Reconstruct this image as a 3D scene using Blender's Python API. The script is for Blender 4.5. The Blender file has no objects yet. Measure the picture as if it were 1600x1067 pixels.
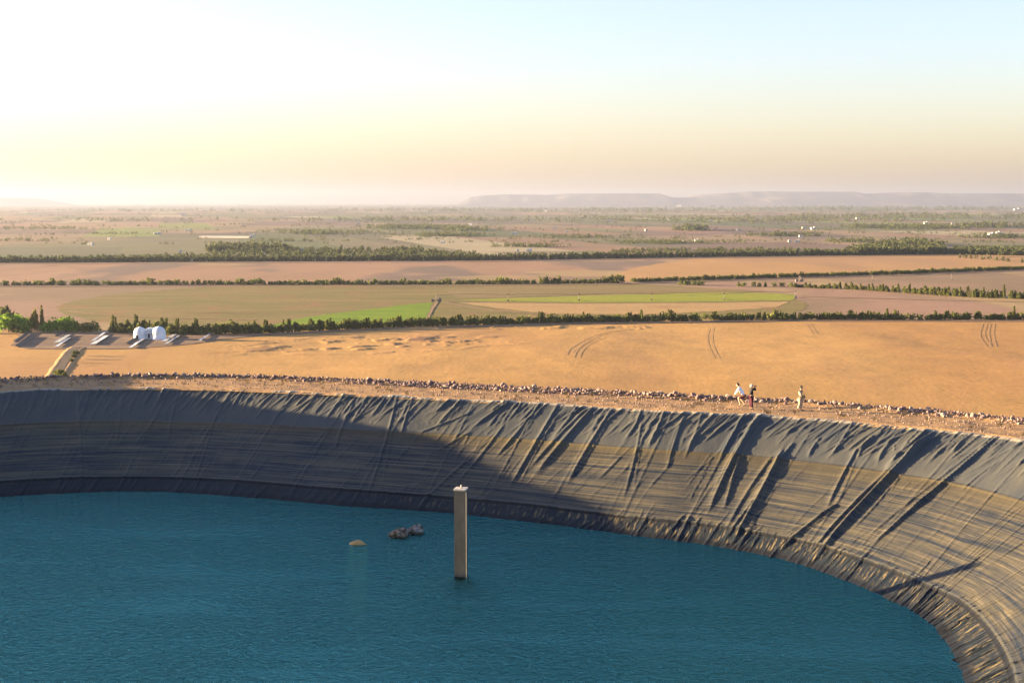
import bpy, math, random
import numpy as np
from mathutils import Vector, Matrix
R = math.radians
rng = np.random.default_rng(7)
random.seed(7)
scn = bpy.context.scene
COL = scn.collection

# ------------------------------------------------------------------ camera
F = 2222.2                    # focal length in photograph pixels (50 mm on 36 mm)
HOR = 316.0                   # row of the horizon
PITCH = math.atan((533.5 - HOR) / F)
CAMZ = 14.1                   # camera above the reservoir rim (rim = z 0)
WZ = -5.9                     # water level
PZ = -46.0                    # the plain
cam_d = bpy.data.cameras.new("camera"); cam = bpy.data.objects.new("camera", cam_d); COL.objects.link(cam)
cam.location = (0, 0, CAMZ); cam.rotation_euler = (math.pi/2 - PITCH, 0, 0)
cam_d.lens = 50; cam_d.sensor_width = 36; cam_d.clip_start = 0.5; cam_d.clip_end = 90000
scn.camera = cam

def G(px, py, z=PZ):
    """survey point: where the sight line through a photo point meets level z (world x, y)"""
    cx = (px-800)/F; cy = (533.5-py)/F
    dy = math.cos(PITCH)+cy*math.sin(PITCH); dz = -math.sin(PITCH)+cy*math.cos(PITCH)
    t = (z-CAMZ)/dz
    return (cx*t, dy*t)
def proj(P):
    P = np.asarray(P, float); x, y, z = P[..., 0], P[..., 1], P[..., 2]-CAMZ
    d = y*math.cos(PITCH) - z*math.sin(PITCH); u = y*math.sin(PITCH) + z*math.cos(PITCH)
    return 800+F*x/d, 533.5-F*u/d

# ------------------------------------------------------------------ helpers
def tag(o, label=None, cat=None, group=None, kind=None):
    if label: o['label'] = label
    if cat: o['category'] = cat
    if group: o['group'] = group
    if kind: o['kind'] = kind
    return o
def mesh(name, V, Fc, mat=None, parent=None, smooth=False, loc=None):
    me = bpy.data.meshes.new(name); me.from_pydata([tuple(v) for v in V], [], [tuple(f) for f in Fc]); me.update()
    if mat: me.materials.append(mat)
    if smooth: me.polygons.foreach_set('use_smooth', [True]*len(me.polygons))
    o = bpy.data.objects.new(name, me); COL.objects.link(o)
    if parent: o.parent = parent
    if loc is not None: o.location = loc
    return o
def npmesh(name, V, Q, mat=None, smooth=True, parent=None):
    """fast mesh from numpy arrays, Q = faces with the same number of corners"""
    V = np.ascontiguousarray(V, np.float32); Q = np.ascontiguousarray(Q, np.int32); k = Q.shape[1]
    me = bpy.data.meshes.new(name)
    me.vertices.add(len(V)); me.vertices.foreach_set('co', V.ravel())
    me.loops.add(Q.size); me.loops.foreach_set('vertex_index', Q.ravel())
    me.polygons.add(len(Q)); me.polygons.foreach_set('loop_start', np.arange(len(Q), dtype=np.int32)*k)
    me.polygons.foreach_set('loop_total', np.full(len(Q), k, np.int32))
    me.polygons.foreach_set('use_smooth', np.full(len(Q), smooth))
    me.update(calc_edges=True); me.validate()
    if mat: me.materials.append(mat)
    o = bpy.data.objects.new(name, me); COL.objects.link(o)
    if parent: o.parent = parent
    return o
def gridq(n, m, closed=False):
    i = np.arange(n if closed else n-1); j = np.arange(m-1)
    I, J = np.meshgrid(i, j, indexing='ij'); I2 = (I+1) % n
    return np.stack([I*m+J, I2*m+J, I2*m+J+1, I*m+J+1], -1).reshape(-1, 4)
def empty(name, loc, rz=0):
    o = bpy.data.objects.new(name, None); COL.objects.link(o); o.location = loc; o.rotation_euler = (0, 0, rz)
    o.empty_display_size = .2
    return o
def copy_tree(o, parent=None):
    c = o.copy(); COL.objects.link(c)
    if parent: c.parent = parent
    for ch in list(o.children): copy_tree(ch, c)
    return c
class MB:
    def __init__(s): s.v = []; s.f = []
    def box(s, c, d, rz=0, taper=1.0):
        n = len(s.v); cr, sr = math.cos(rz), math.sin(rz)
        for k in range(8):
            sx = (1 if k & 1 else -1)*d[0]/2; sy = (1 if k & 2 else -1)*d[1]/2; sz = (1 if k & 4 else -1)*d[2]/2
            if k & 4: sx *= taper; sy *= taper
            s.v.append((c[0]+sx*cr-sy*sr, c[1]+sx*sr+sy*cr, c[2]+sz))
        for q in ((0,2,3,1),(4,5,7,6),(0,1,5,4),(2,6,7,3),(0,4,6,2),(1,3,7,5)): s.f.append([n+a for a in q])
        return s
    def tube(s, a, b, r0, r1=None, n=8, cap=True):
        r1 = r0 if r1 is None else r1; a = Vector(a); b = Vector(b); z = (b-a).normalized()
        x = z.orthogonal().normalized(); y = z.cross(x); k = len(s.v)
        for p, r in ((a, r0), (b, r1)):
            for i in range(n):
                t = 2*math.pi*i/n; q = p+x*(math.cos(t)*r)+y*(math.sin(t)*r); s.v.append(tuple(q))
        for i in range(n): j = (i+1) % n; s.f.append([k+i, k+j, k+n+j, k+n+i])
        if cap: s.f.append([k+i for i in range(n)][::-1]); s.f.append([k+n+i for i in range(n)])
        return s
    def lathe(s, prof, c=(0,0,0), n=24):
        k = len(s.v)
        for r, z in prof:
            for i in range(n): t = 2*math.pi*i/n; s.v.append((c[0]+r*math.cos(t), c[1]+r*math.sin(t), c[2]+z))
        for a in range(len(prof)-1):
            for i in range(n): j = (i+1) % n; s.f.append([k+a*n+i, k+a*n+j, k+(a+1)*n+j, k+(a+1)*n+i])
        return s
    def build(s, name, mat, parent=None, smooth=False, loc=None): return mesh(name, s.v, s.f, mat, parent, smooth, loc)

def _h(ix, iy, seed):
    n = (ix.astype(np.int64)*374761393 + iy.astype(np.int64)*668265263 + seed*1442695041) & 0xffffffff
    n = ((n ^ (n >> 13))*1274126177) & 0xffffffff
    return ((n ^ (n >> 16)) & 0xffff)/65535.0
def vnoise(x, y, seed=0):
    x = np.asarray(x, float); y = np.asarray(y, float)
    ix = np.floor(x); iy = np.floor(y); fx = x-ix; fy = y-iy; fx = fx*fx*(3-2*fx); fy = fy*fy*(3-2*fy)
    a = _h(ix, iy, seed); b = _h(ix+1, iy, seed); c = _h(ix, iy+1, seed); d = _h(ix+1, iy+1, seed)
    return (a*(1-fx)+b*fx)*(1-fy)+(c*(1-fx)+d*fx)*fy
def fbm(x, y, o=4, seed=0):
    s = 0; a = 1; t = 0
    for k in range(o): s = s+a*vnoise(x*2**k+k*17.3, y*2**k+k*9.1, seed+k); t += a; a *= .5
    return s/t
def sstep(a, b, x): t = np.clip((x-a)/(b-a), 0, 1); return t*t*(3-2*t)

# ------------------------------------------------------------------ materials
def mat(name, base=(.5,.5,.5), rough=.8, spec=.5, metal=0, ior=1.5):
    m = bpy.data.materials.new(name); m.use_nodes = True; b = m.node_tree.nodes['Principled BSDF']
    b.inputs['Base Color'].default_value = (*base, 1); b.inputs['Roughness'].default_value = rough
    b.inputs['Specular IOR Level'].default_value = spec; b.inputs['Metallic'].default_value = metal; b.inputs['IOR'].default_value = ior
    return m
class N:
    """tiny node-building aid"""
    def __init__(s, m): s.t = m.node_tree; s.b = s.t.nodes['Principled BSDF']
    def n(s, typ, **kw):
        x = s.t.nodes.new(typ)
        for k, v in kw.items(): setattr(x, k, v)
        return x
    def l(s, a, b): s.t.links.new(a, b)
    def val(s, sock, v):
        if hasattr(v, 'is_output'): s.l(v, sock)
        else: sock.default_value = v
    def coord(s, which='Object'): return s.n('ShaderNodeTexCoord').outputs[which]
    def pos(s): return s.n('ShaderNodeNewGeometry').outputs['Position']
    def mapp(s, v, sc=(1,1,1), rot=(0,0,0), loc=(0,0,0)):
        x = s.n('ShaderNodeMapping'); s.l(v, x.inputs[0]); x.inputs['Scale'].default_value = sc; x.inputs['Rotation'].default_value = rot; x.inputs['Location'].default_value = loc
        return x.outputs[0]
    def noise(s, v, scale, det=3, rough=.55, dist=0):
        x = s.n('ShaderNodeTexNoise'); s.l(v, x.inputs['Vector']); x.inputs['Scale'].default_value = scale
        x.inputs['Detail'].default_value = det; x.inputs['Roughness'].default_value = rough; x.inputs['Distortion'].default_value = dist
        return x.outputs['Fac']
    def ramp(s, f, *stops):
        x = s.n('ShaderNodeValToRGB'); s.l(f, x.inputs[0]); e = x.color_ramp.elements
        while len(e) < len(stops): e.new(.5)
        for k, (p, c) in enumerate(stops):
            e[k].position = p; e[k].color = (c, c, c, 1) if not isinstance(c, tuple) else (*c, 1)
        return x.outputs[0]
    def math(s, op, a, b=0, clamp=False):
        x = s.n('ShaderNodeMath', operation=op, use_clamp=clamp); s.val(x.inputs[0], a); s.val(x.inputs[1], b); return x.outputs[0]
    def mix(s, f, a, b, mode='MIX'):
        x = s.n('ShaderNodeMix', data_type='RGBA', blend_type=mode); s.val(x.inputs[0], f)
        for sock, v in ((x.inputs[6], a), (x.inputs[7], b)):
            s.val(sock, (*v, 1) if isinstance(v, tuple) else v)
        return x.outputs[2]
    def bump(s, h, st=.5, dist=.1, nrm=None):
        x = s.n('ShaderNodeBump'); s.l(h, x.inputs['Height']); x.inputs['Strength'].default_value = st; x.inputs['Distance'].default_value = dist
        if nrm is not None: s.l(nrm, x.inputs['Normal'])
        s.l(x.outputs[0], s.b.inputs['Normal']); return x.outputs[0]
    def color(s, c): s.val(s.b.inputs['Base Color'], c)
def lin(c): return tuple(((v/255+.055)/1.055)**2.4 if v > 10 else v/3294.6 for v in c)
ILL = (1.78, 1.66, 1.48)  # what sun and sky make of a flat grey field
def P(r, g, b, k=1.0):
    l = lin((r, g, b)); return tuple(min(.8, k*v/i*.82) for v, i in zip(l, ILL))
def simple(name, base, var=.25, scale=3, rough=.8, bump=0, spec=.3, **kw):
    m = mat(name, base, rough, spec, **kw); n = N(m); f = n.noise(n.coord(), scale, 4)
    lo = tuple(v*(1-var) for v in base); hi = tuple(min(1, v*(1+var)) for v in base)
    n.color(n.ramp(f, (.3, lo), (.7, hi)))
    if bump: n.bump(f, bump, .05)
    return m

# ------------------------------------------------------------------ light
SUN_AZ, SUN_EL = 9.0, 6.6       # degrees ahead of due left, above the horizon
sd = Vector((-math.cos(R(SUN_AZ))*math.cos(R(SUN_EL)), math.sin(R(SUN_AZ))*math.cos(R(SUN_EL)), math.sin(R(SUN_EL))))
L = bpy.data.lights.new('sun', 'SUN'); L.energy = 5.0; L.angle = R(.5); L.color = (1, .72, .40)
lo = bpy.data.objects.new('sun', L); COL.objects.link(lo); lo.rotation_euler = (-sd).to_track_quat('-Z', 'Y').to_euler(); lo.location = (-60, 30, 60)
W = bpy.data.worlds.new("World"); scn.world = W; W.use_nodes = True
wt = W.node_tree; bg = wt.nodes['Background']; sky = wt.nodes.new('ShaderNodeTexSky'); sky.sky_type = 'NISHITA'; sky.sun_disc = False
sky.sun_elevation = R(SUN_EL); sky.sun_rotation = R(-90+SUN_AZ)
sky.altitude = 0; sky.air_density = 1.0; sky.dust_density = 1.25; sky.ozone_density = 1.7
tint = wt.nodes.new('ShaderNodeMix'); tint.data_type = 'RGBA'; tint.blend_type = 'MULTIPLY'; tint.inputs[0].default_value = 1   # dusty air: less green than clean air
tint.inputs[7].default_value = (1.0, .93, 1.16, 1); wt.links.new(sky.outputs[0], tint.inputs[6]); wt.links.new(tint.outputs[2], bg.inputs[0]); bg.inputs[1].default_value = .05
scn.view_settings.view_transform = 'Standard'; scn.view_settings.look = 'None'; scn.view_settings.gamma = 1
scn.view_settings.exposure = 3.3
scn.render.engine = 'CYCLES'

# ------------------------------------------------------------------ reservoir
RIMPX = [(0,612),(150,607),(300,607),(450,612),(600,619),(750,626),(900,634),(1050,643),(1200,650),(1350,662),(1500,676),(1600,690)]
WATPX = [(-51,781),(93,771),(235,768.5),(374,776),(526,789.5),(686,801),(820,815),(983,836),(1108,852),(1233,877),(1330,912),(1405,947)]
rimc = [G(*p, z=0) for p in RIMPX] + [(34,74),(35.5,64),(33.5,53),(28,40),(18,30),(2,24),(-18,22),(-36,27),(-50,38),(-58,54),(-60,72),(-55,89),(-47,100)]
watc = [G(*p, z=WZ) for p in WATPX] + [G(1462,985,WZ), G(1500,1067,WZ), (16.3,51),(12,44.5),(6,40),(-2,36),(-16,34),(-30,37.5),(-40,45),(-46,56.5),(-48,71),(-45,83),(-41.5,91)]
rimc = np.array(rimc); watc = np.array(watc); NC = len(rimc)
def cat(C, t):
    """closed Catmull-Rom, t in [0, NC)"""
    i = np.floor(t).astype(int); f = (t-i)[:, None]
    p0, p1, p2, p3 = (C[(i+k) % NC] for k in (-1, 0, 1, 2))
    return .5*((2*p1)+(-p0+p2)*f+(2*p0-5*p1+4*p2-p3)*f**2+(-p0+3*p1-3*p2+p3)*f**3)
# even arc-length sampling, dense where it faces the camera
tt = np.linspace(0, NC, 8000, endpoint=False); rr = cat(rimc, tt)
seg = np.linalg.norm(np.roll(rr, -1, 0)-rr, axis=1); cum = np.concatenate([[0], np.cumsum(seg)]); LEN = cum[-1]
s_of_t = lambda t: np.interp(t, np.append(tt, NC), cum)
t_of_s = lambda s: np.interp(s, cum, np.append(tt, NC))
s_end = float(s_of_t(14.0))
s_dense = np.arange(-4, s_end, .075); s_co = np.linspace(s_end, LEN-4, 160)[:-1]
S = np.concatenate([s_dense, s_co]); T = t_of_s(S % LEN) % NC
RP = cat(rimc, T); WP = cat(watc, T)
VV = np.concatenate([np.linspace(-.05, 0, 4)[:-1], np.linspace(0, 1.03, 170), [1.15, 1.4]])
nS, nV = len(S), len(VV)
RP3 = np.concatenate([RP, np.zeros((nS, 1))], 1); WP3 = np.concatenate([WP, np.full((nS, 1), WZ)], 1)
SL = WP3-RP3; v = np.clip(VV, 0, None)
base = RP3[:, None, :]+SL[:, None, :]*VV[None, :, None]
base[:, VV < 0, 2] = 0
du = np.roll(RP3, -1, 0)-np.roll(RP3, 1, 0); nrm = np.cross(SL, du); nrm /= np.linalg.norm(nrm, axis=1)[:, None]
nrm *= np.sign(nrm[:, 2:3])
SG, VG = np.meshgrid(S, VV, indexing='ij')
bx, by = proj(base[:len(s_dense)])
def sv(px, py):
    d = (bx-px)**2+(by-py)**2; k = np.unravel_index(np.argmin(d), d.shape); return S[k[0]], VV[k[1]]
Hh = np.zeros((nS, nV))
def fold(s0, v0, s1, v1, A, w, bend=0., sharp=1.5, taper=True):
    """one fold of the sheet from (s0,v0) down to (s1,v1); steeper on its lee side"""
    lo_, hi_ = min(s0, s1)-4*w-abs(bend)-.5, max(s0, s1)+4*w+abs(bend)+.5
    a, b = np.searchsorted(s_dense, [lo_, hi_])
    if b <= a: return
    sg = SG[a:b]; vg = VG[a:b]; q = (vg-v0)/(v1-v0); qc = np.clip(q, -.1, 1.1)
    path = s0+(s1-s0)*qc+bend*np.sin(qc*math.pi)
    env = sstep(-.02, .12, q)*(1-sstep(.75, 1.02, q)) if taper else sstep(-.05, .05, q)*(1-sstep(.95, 1.02, q))
    x = (sg-path)/(w*(.6+.5*qc))
    x = np.where(x > 0, x*1.25, x*.8)
    Hh[a:b] += A*np.exp(-np.abs(x)**sharp)*env
majors = [((930,637),(832,748),.34,.42),((960,637),(882,762),.30,.30),((970,712),(932,750),.14,.16),((1003,655),(972,785),.16,.14),
 ((1040,642),(1012,702),.26,.2),((1120,647),(1075,702),.22,.2),((1165,647),(1122,720),.28,.22),((1187,652),(1105,805),.42,.34),
 ((1158,706),(1130,800),.26,.24),((1225,700),(1139,858),.46,.36),((1180,780),(1125,852),.28,.2),((1462,672),(1263,886),.55,.36),((1452,672),(1380,738),.40,.3),
 ((1366,679),(1340,718),.22,.18),((1283,683),(1262,716),.2,.16),((1242,690),(1195,760),.26,.2),((1554,692),(1357,858),.34,.2),
 ((1519,681),(1487,711),.2,.16),((1310,786),(1215,864),.34,.26),((1600,950),(1467,983),.2,.22),
 ((553,628),(522,707),.18,.16),((617,627),(570,787),.2,.13),((642,629),(625,684),.16,.12),((735,645),(650,679),.2,.2),((735,675),(677,707),.18,.2),
 ((735,716),(650,796),.26,.2),((800,630),(735,672),.2,.2),((790,660),(700,770),.16,.18),((870,640),(790,770),.26,.24),((845,634),(770,720),.18,.18),
 ((900,640),(860,690),.2,.2),((1000,645),(975,690),.22,.16),((1070,650),(1040,740),.16,.16),((1095,650),(1068,720),.14,.12),((1340,700),(1290,800),.2,.2),
 ((1390,760),(1330,830),.14,.12),((1430,700),(1372,770),.2,.16),((1500,740),(1420,800),.16,.14),((1560,720),(1500,770),.14,.12),((1420,690),(1392,722),.2,.15),
 ((1400,680),(1370,725),.2,.14),((1330,664),(1300,712),.2,.14),((90,612),(78,650),.1,.2),((120,610),(128,770),.16,.25),((190,610),(180,700),.1,.15),((280,612),(262,690),.1,.14),
 ((340,640),(300,765),.12,.12),((330,720),(303,768),.12,.1),((205,725),(183,766),.12,.1),((225,725),(200,766),.1,.09)]
for a, b, A, w in majors:
    s0, v0 = sv(*a); s1, v1 = sv(*b)
    if v0 < .06: v0 = -.02
    big = A > .3
    fold(s0, v0, s1, v1, A*(.50 if big else .46), w*(.55 if big else .55), bend=random.uniform(-.2, .2), sharp=1.3)
    for q in range(2 if big else 1):             # smaller companions beside it
        o1 = random.choice([-1, 1])*random.uniform(.25, .9); fold(s0+o1*.5, v0+random.uniform(0, .1), s1+o1, v1-random.uniform(0, .12), A*.18, w*.4, random.uniform(-.2, .2), 1.4)
lo_s, hi_s = -3, s_end-1
for k in range(620):                                   # small gathers hanging from the anchored edge
    s0 = random.uniform(lo_s, hi_s); ln = random.uniform(.08, .34)**1.1
    skew = -random.uniform(.5, 3.4)*ln*3*(.12+.88*sstep(0, 30, s0)); 
    fold(s0, -.02, s0+skew, ln, random.choice([.02, .03, .035, .045, .075]), random.uniform(.04, .10), random.uniform(-.1, .1), 1.4)
for k in range(620):                                   # creases lower down
    s0 = random.uniform(lo_s, hi_s); v0 = random.uniform(.15, .95); ln = random.uniform(.06, .4)
    fold(s0, v0, s0-ln*random.uniform(1, 7)*(.3+.7*sstep(0, 30, s0)), min(1.02, v0+ln), random.uniform(.008, .035), random.uniform(.04, .10), random.uniform(-.1, .1), 1.5)
for k in range(150):                                   # ribs in the mud-stained foot on the right
    s0 = random.uniform(s_of_t(6.5), hi_s)
    fold(s0, random.uniform(.8, .9), s0-random.uniform(.2, 1.4), 1.03, random.uniform(.02, .06), random.uniform(.05, .12), 0, 1.5, False)
for k in range(22):                                    # straight welded seams
    s0 = -2+k*(hi_s+2)/22
    fold(s0, -.02, s0-1.2, 1.03, .035, .10, 0, 1.6, False)
Hh += .05*(fbm((SG+VG*5)/2.6, VG*2.2, 3, 5)-.5)+.16*(fbm((SG+VG*5)/9, VG*1.2, 2, 9)-.5)
Hh += .05*(fbm((SG+VG*4)/.5, VG*3, 3, 15)-.5)*sstep(.82, .9, VG)
ledge = .86
Hh += .06*np.exp(-((VG-ledge)/.007)**2)-.05*sstep(0, .02, VG-ledge)
Hh += .05*np.exp(-((VG-.34)/.006)**2)
Hh += .08*(fbm(SG/.35, VG*9, 2, 77)-.5)*np.exp(-(VG/.04)**2)
Hh[:, VV < 0] *= .4
pts = base+nrm[:, None, :]*Hh[:, :, None]
# the anchored top edge wanders a little
edge = (.35*(fbm(S/2.2, S*0, 3, 41)-.5))[:, None]*np.exp(-np.clip(VG, 0, None)*14)
inw = SL/np.linalg.norm(SL, axis=1)[:, None]
pts += inw[:, None, :]*edge[:, :, None]
pts[..., 2] += .02*(VG < 0)+.0
mL = mat('liner', (.05,.05,.045), .5, .14); n = N(mL)
uv = n.n('ShaderNodeUVMap', uv_map='liner').outputs[0]
sep = n.n('ShaderNodeSeparateXYZ'); n.l(uv, sep.inputs[0]); vs = sep.outputs[1]
streak0 = n.noise(n.mapp(uv, (.055, 42, 1)), 1.0, 5, .6, .1)
brk = n.noise(n.mapp(uv, (.30, 5, 1)), 1.0, 5, .65)
streak = n.math('ADD', streak0, n.math('MULTIPLY', n.math('SUBTRACT', brk, .5), .3))                 # level water marks
fine = n.noise(n.mapp(uv, (.22, 120, 1)), 1.0, 3, .6)
blot = n.noise(n.mapp(uv, (.35, 3.5, 1)), 1.0, 5, .6)
top = n.mix(n.ramp(blot, (.3, 0), (.75, 1)), (.040,.046,.050), (.078,.076,.062))
warm = (.080,.062,.026)
mid = n.mix(n.ramp(streak, (.38, 0), (.66, 1)), (.015,.021,.030), (.074,.065,.043))
mid = n.mix(n.math('MULTIPLY', n.ramp(fine, (.52, 0), (.72, 1)), .75), mid, (.150,.125,.078))
band = n.ramp(vs, (.325, 0), (.342, 1), (.40, .55), (.47, 0))
mid = n.mix(n.math('MULTIPLY', band, .55), mid, warm)
mud_f = n.noise(n.mapp(uv, (1.6, 9, 1), rot=(0, 0, .12)), 1.0, 6, .7)
mud_side = n.ramp(n.math('DIVIDE', sep.outputs[0], 100.0), (.30, .08), (.48, 1))  # keeps the tan mud to the right-hand bank
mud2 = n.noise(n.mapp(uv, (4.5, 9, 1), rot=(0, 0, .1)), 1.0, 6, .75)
foot = n.mix(n.math('MULTIPLY', n.ramp(mud2, (.53, 0), (.62, 1)), mud_side), (.012,.016,.020), (.16,.122,.058))
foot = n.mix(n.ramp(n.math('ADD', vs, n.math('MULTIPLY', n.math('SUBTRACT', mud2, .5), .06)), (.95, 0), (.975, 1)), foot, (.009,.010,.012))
c = n.mix(n.ramp(vs, (.325, 0), (.338, 1)), top, mid)
jag = n.math('ADD', vs, n.math('MULTIPLY', n.math('SUBTRACT', mud_f, .5), .12))
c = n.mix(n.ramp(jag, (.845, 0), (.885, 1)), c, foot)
c = n.mix(n.ramp(vs, (.846, 0), (.853, .7), (.859, .7), (.863, 0)), c, (.085,.085,.070)); c = n.mix(n.ramp(vs, (.862, 0), (.867, .9), (.876, .9), (.882, 0)), c, (.006,.007,.009))  # ledge's lit crest and shaded underside painted into the colour
c = n.mix(n.ramp(vs, (.0, 1), (.018, 0)), c, (.30,.26,.19))
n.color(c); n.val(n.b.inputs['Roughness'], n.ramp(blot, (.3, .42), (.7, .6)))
n.bump(n.math('ADD', n.noise(n.mapp(uv, (3, 14, 1)), 1, 5, .6), n.math('MULTIPLY', fine, .4)), .35, .05)
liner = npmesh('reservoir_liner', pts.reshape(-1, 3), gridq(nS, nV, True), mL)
ul = liner.data.uv_layers.new(name='liner'); li = np.empty(len(liner.data.loops), np.int32); liner.data.loops.foreach_get('vertex_index', li)
uvs = np.stack([SG.ravel(), VG.ravel()], -1)[li].astype(np.float32); ul.data.foreach_set('uv', uvs.ravel())
tag(liner, 'wrinkled dark plastic liner on the sloping banks of the reservoir', 'liner')

# ------------------------------------------------------------------ water
mW = mat('water', (.002,.08,.10), .08, .28, ior=1.33); n = N(mW); ps = n.pos()
w1 = n.noise(n.mapp(ps, (1.15, 1.35, 1), rot=(0, 0, .35)), 2.3, 4, .62, .5)
w2 = n.noise(n.mapp(ps, (1.0, 1.3, 1), rot=(0, 0, -.35)), 5.5, 3, .6, .3)
w3 = n.noise(n.mapp(ps, (.07, .2, 1), rot=(0, 0, .15)), 1, 3, .5)
h = n.math('ADD', w1, n.math('MULTIPLY', w2, .6))
h = n.math('MULTIPLY', h, n.ramp(w3, (.34, .65), (.50, 1)))
n.bump(h, 1.0, .165)
wn = n.b.inputs['Normal'].links[0].from_socket
n.b.inputs['Specular IOR Level'].default_value = 0; n.b.inputs['Roughness'].default_value = 1
n.color(n.mix(n.ramp(n.noise(n.mapp(ps, (.05, .12, 1)), 1, 3), (.35, 0), (.65, 1)), (.001,.020,.020), (.001,.030,.030)))
gl = n.n('ShaderNodeBsdfGlossy'); gl.inputs['Roughness'].default_value = .05; gl.inputs['Color'].default_value = (.105,.335,.295,1); n.l(wn, gl.inputs['Normal'])
fr = n.n('ShaderNodeFresnel'); fr.inputs['IOR'].default_value = 1.33; n.l(wn, fr.inputs['Normal'])
mxw = n.n('ShaderNodeMixShader'); n.l(fr.outputs[0], mxw.inputs[0]); n.l(n.b.outputs[0], mxw.inputs[1]); n.l(gl.outputs[0], mxw.inputs[2]); n.l(mxw.outputs[0], n.t.nodes['Material Output'].inputs[0])
WC = np.array([-14., 64.]); wr = cat(rimc, np.linspace(0, NC, 200, endpoint=False)); wr2 = cat(watc, np.linspace(0, NC, 200, endpoint=False))
ring = wr2*.82+wr*.18                                   # the sheet runs in under the liner
V = [(WC[0], WC[1], WZ)]+[(p[0], p[1], WZ) for p in ring]
tag(mesh('water', V, [(0, 1+i, 1+(i+1) % 200) for i in range(200)], mW, smooth=True), kind='structure')

# ------------------------------------------------------------------ embankment round the reservoir
ang_s = np.concatenate([np.arange(-6, s_end+2, .35), np.linspace(s_end+2, LEN-6, 120)[:-1]])
TE = t_of_s(ang_s % LEN) % NC; RE = cat(rimc, TE); tg = cat(rimc, (TE+.05) % NC)-cat(rimc, (TE-.05) % NC)
out = np.stack([-tg[:, 1], tg[:, 0]], -1); out /= np.linalg.norm(out, axis=1)[:, None]
cen = RE-WC; out *= np.sign((out*cen).sum(1))[:, None]
dd = np.array([-.25, .15, .5, 1, 1.5, 2, 2.5, 3, 3.5, 4, 4.5, 5, 5.5, 6, 6.4, 6.8, 7.2, 7.8, 8.5, 10, 13, 20, 35, 60, 100, 150, 200])
def emb_z(d): return np.where(d < 7.4, 0.02*np.sin(d), -.30*(d-7.4)-.0*d)
E = np.zeros((len(ang_s), len(dd), 3)); D2 = np.broadcast_to(dd, E.shape[:2]); S2 = np.broadcast_to(ang_s[:, None], D2.shape)
far = out.copy(); rad = cen/np.linalg.norm(cen, axis=1)[:, None]
for j, d in enumerate(dd):
    k = min(1, max(0, (d-7)/30)); dr = out*(1-k)+rad*k; dr /= np.linalg.norm(dr, axis=1)[:, None]
    E[:, j, :2] = RE+dr*d
E[..., 2] = emb_z(D2)+np.where((D2 > .3) & (D2 < 9), .10*(fbm(S2/1.5, D2/1.0, 3, 3)-.5), 0)-.03
E[..., 2] = np.where(D2 < 0, -.10, E[..., 2]); E[..., 2] += .10*np.exp(-((D2-.5)/.35)**2)+.16*np.exp(-((D2-6.65)/.45)**2)
# unseen bank raised left of view, added to cast shade across the liner
lft = sstep(-40.5, -46, E[..., 0])*sstep(14, 30, E[..., 1])
shade_bank_h = 1.5+.9*sstep(92, 103, E[..., 1])
shade_bank_h = shade_bank_h+1.7*(fbm(S2/4.5, S2*0, 3, 88)-.5)
E[..., 2] += (shade_bank_h+.25*np.maximum(0, D2-7.4)*(D2 < 14))*lft*sstep(.2, 3.5, D2)*sstep(30, 12, D2)
mE = mat('embankment_soil', (.3,.22,.14), .95, .1); n = N(mE); ps = n.pos()
a = n.noise(ps, .55, 5, .6); b = n.noise(ps, 5, 4, .7)
c = n.mix(n.ramp(a, (.35, 0), (.65, 1)), P(196,154,106), P(236,184,122))
c = n.mix(n.ramp(b, (.55, 0), (.7, .7)), c, P(120,92,74))
n.color(c); n.bump(n.math('ADD', b, n.math('MULTIPLY', a, 2)), .6, .06)
tag(npmesh('embankment', E.reshape(-1, 3), gridq(len(ang_s), len(dd), True), mE), kind='structure')

# rubble windrow along the outer edge of the crest
def rock(seed, n=1):
    rg = np.random.default_rng(seed); t = (1+5**.5)/2
    V = np.array([(-1,t,0),(1,t,0),(-1,-t,0),(1,-t,0),(0,-1,t),(0,1,t),(0,-1,-t),(0,1,-t),(t,0,-1),(t,0,1),(-t,0,-1),(-t,0,1)])/1.9
    Fc = np.array([(0,11,5),(0,5,1),(0,1,7),(0,7,10),(0,10,11),(1,5,9),(5,11,4),(11,10,2),(10,7,6),(7,1,8),(3,9,4),(3,4,2),(3,2,6),(3,6,8),(3,8,9),(4,9,5),(2,4,11),(6,2,10),(8,6,7),(9,8,1)])
    return V*(1+rg.uniform(-.28, .28, (12, 1))), Fc
mR = mat('rubble_rock', (.2,.15,.13), .9, .2); n = N(mR); g = n.n('ShaderNodeNewGeometry')
f = n.noise(g.outputs['Position'], 1.7, 2, .5)
n.color(n.mix(n.noise(g.outputs['Position'], 9, 3), n.mix(g.outputs['Random Per Island'], P(128,104,104), P(196,160,140)), n.ramp(f, (.42, P(146,116,110)), (.62, P(228,200,172)))))
rk = [rock(i) for i in range(12)]; Vs, Fs = [], []; off = 0
srng = np.random.default_rng(3); NR = 8500
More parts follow.
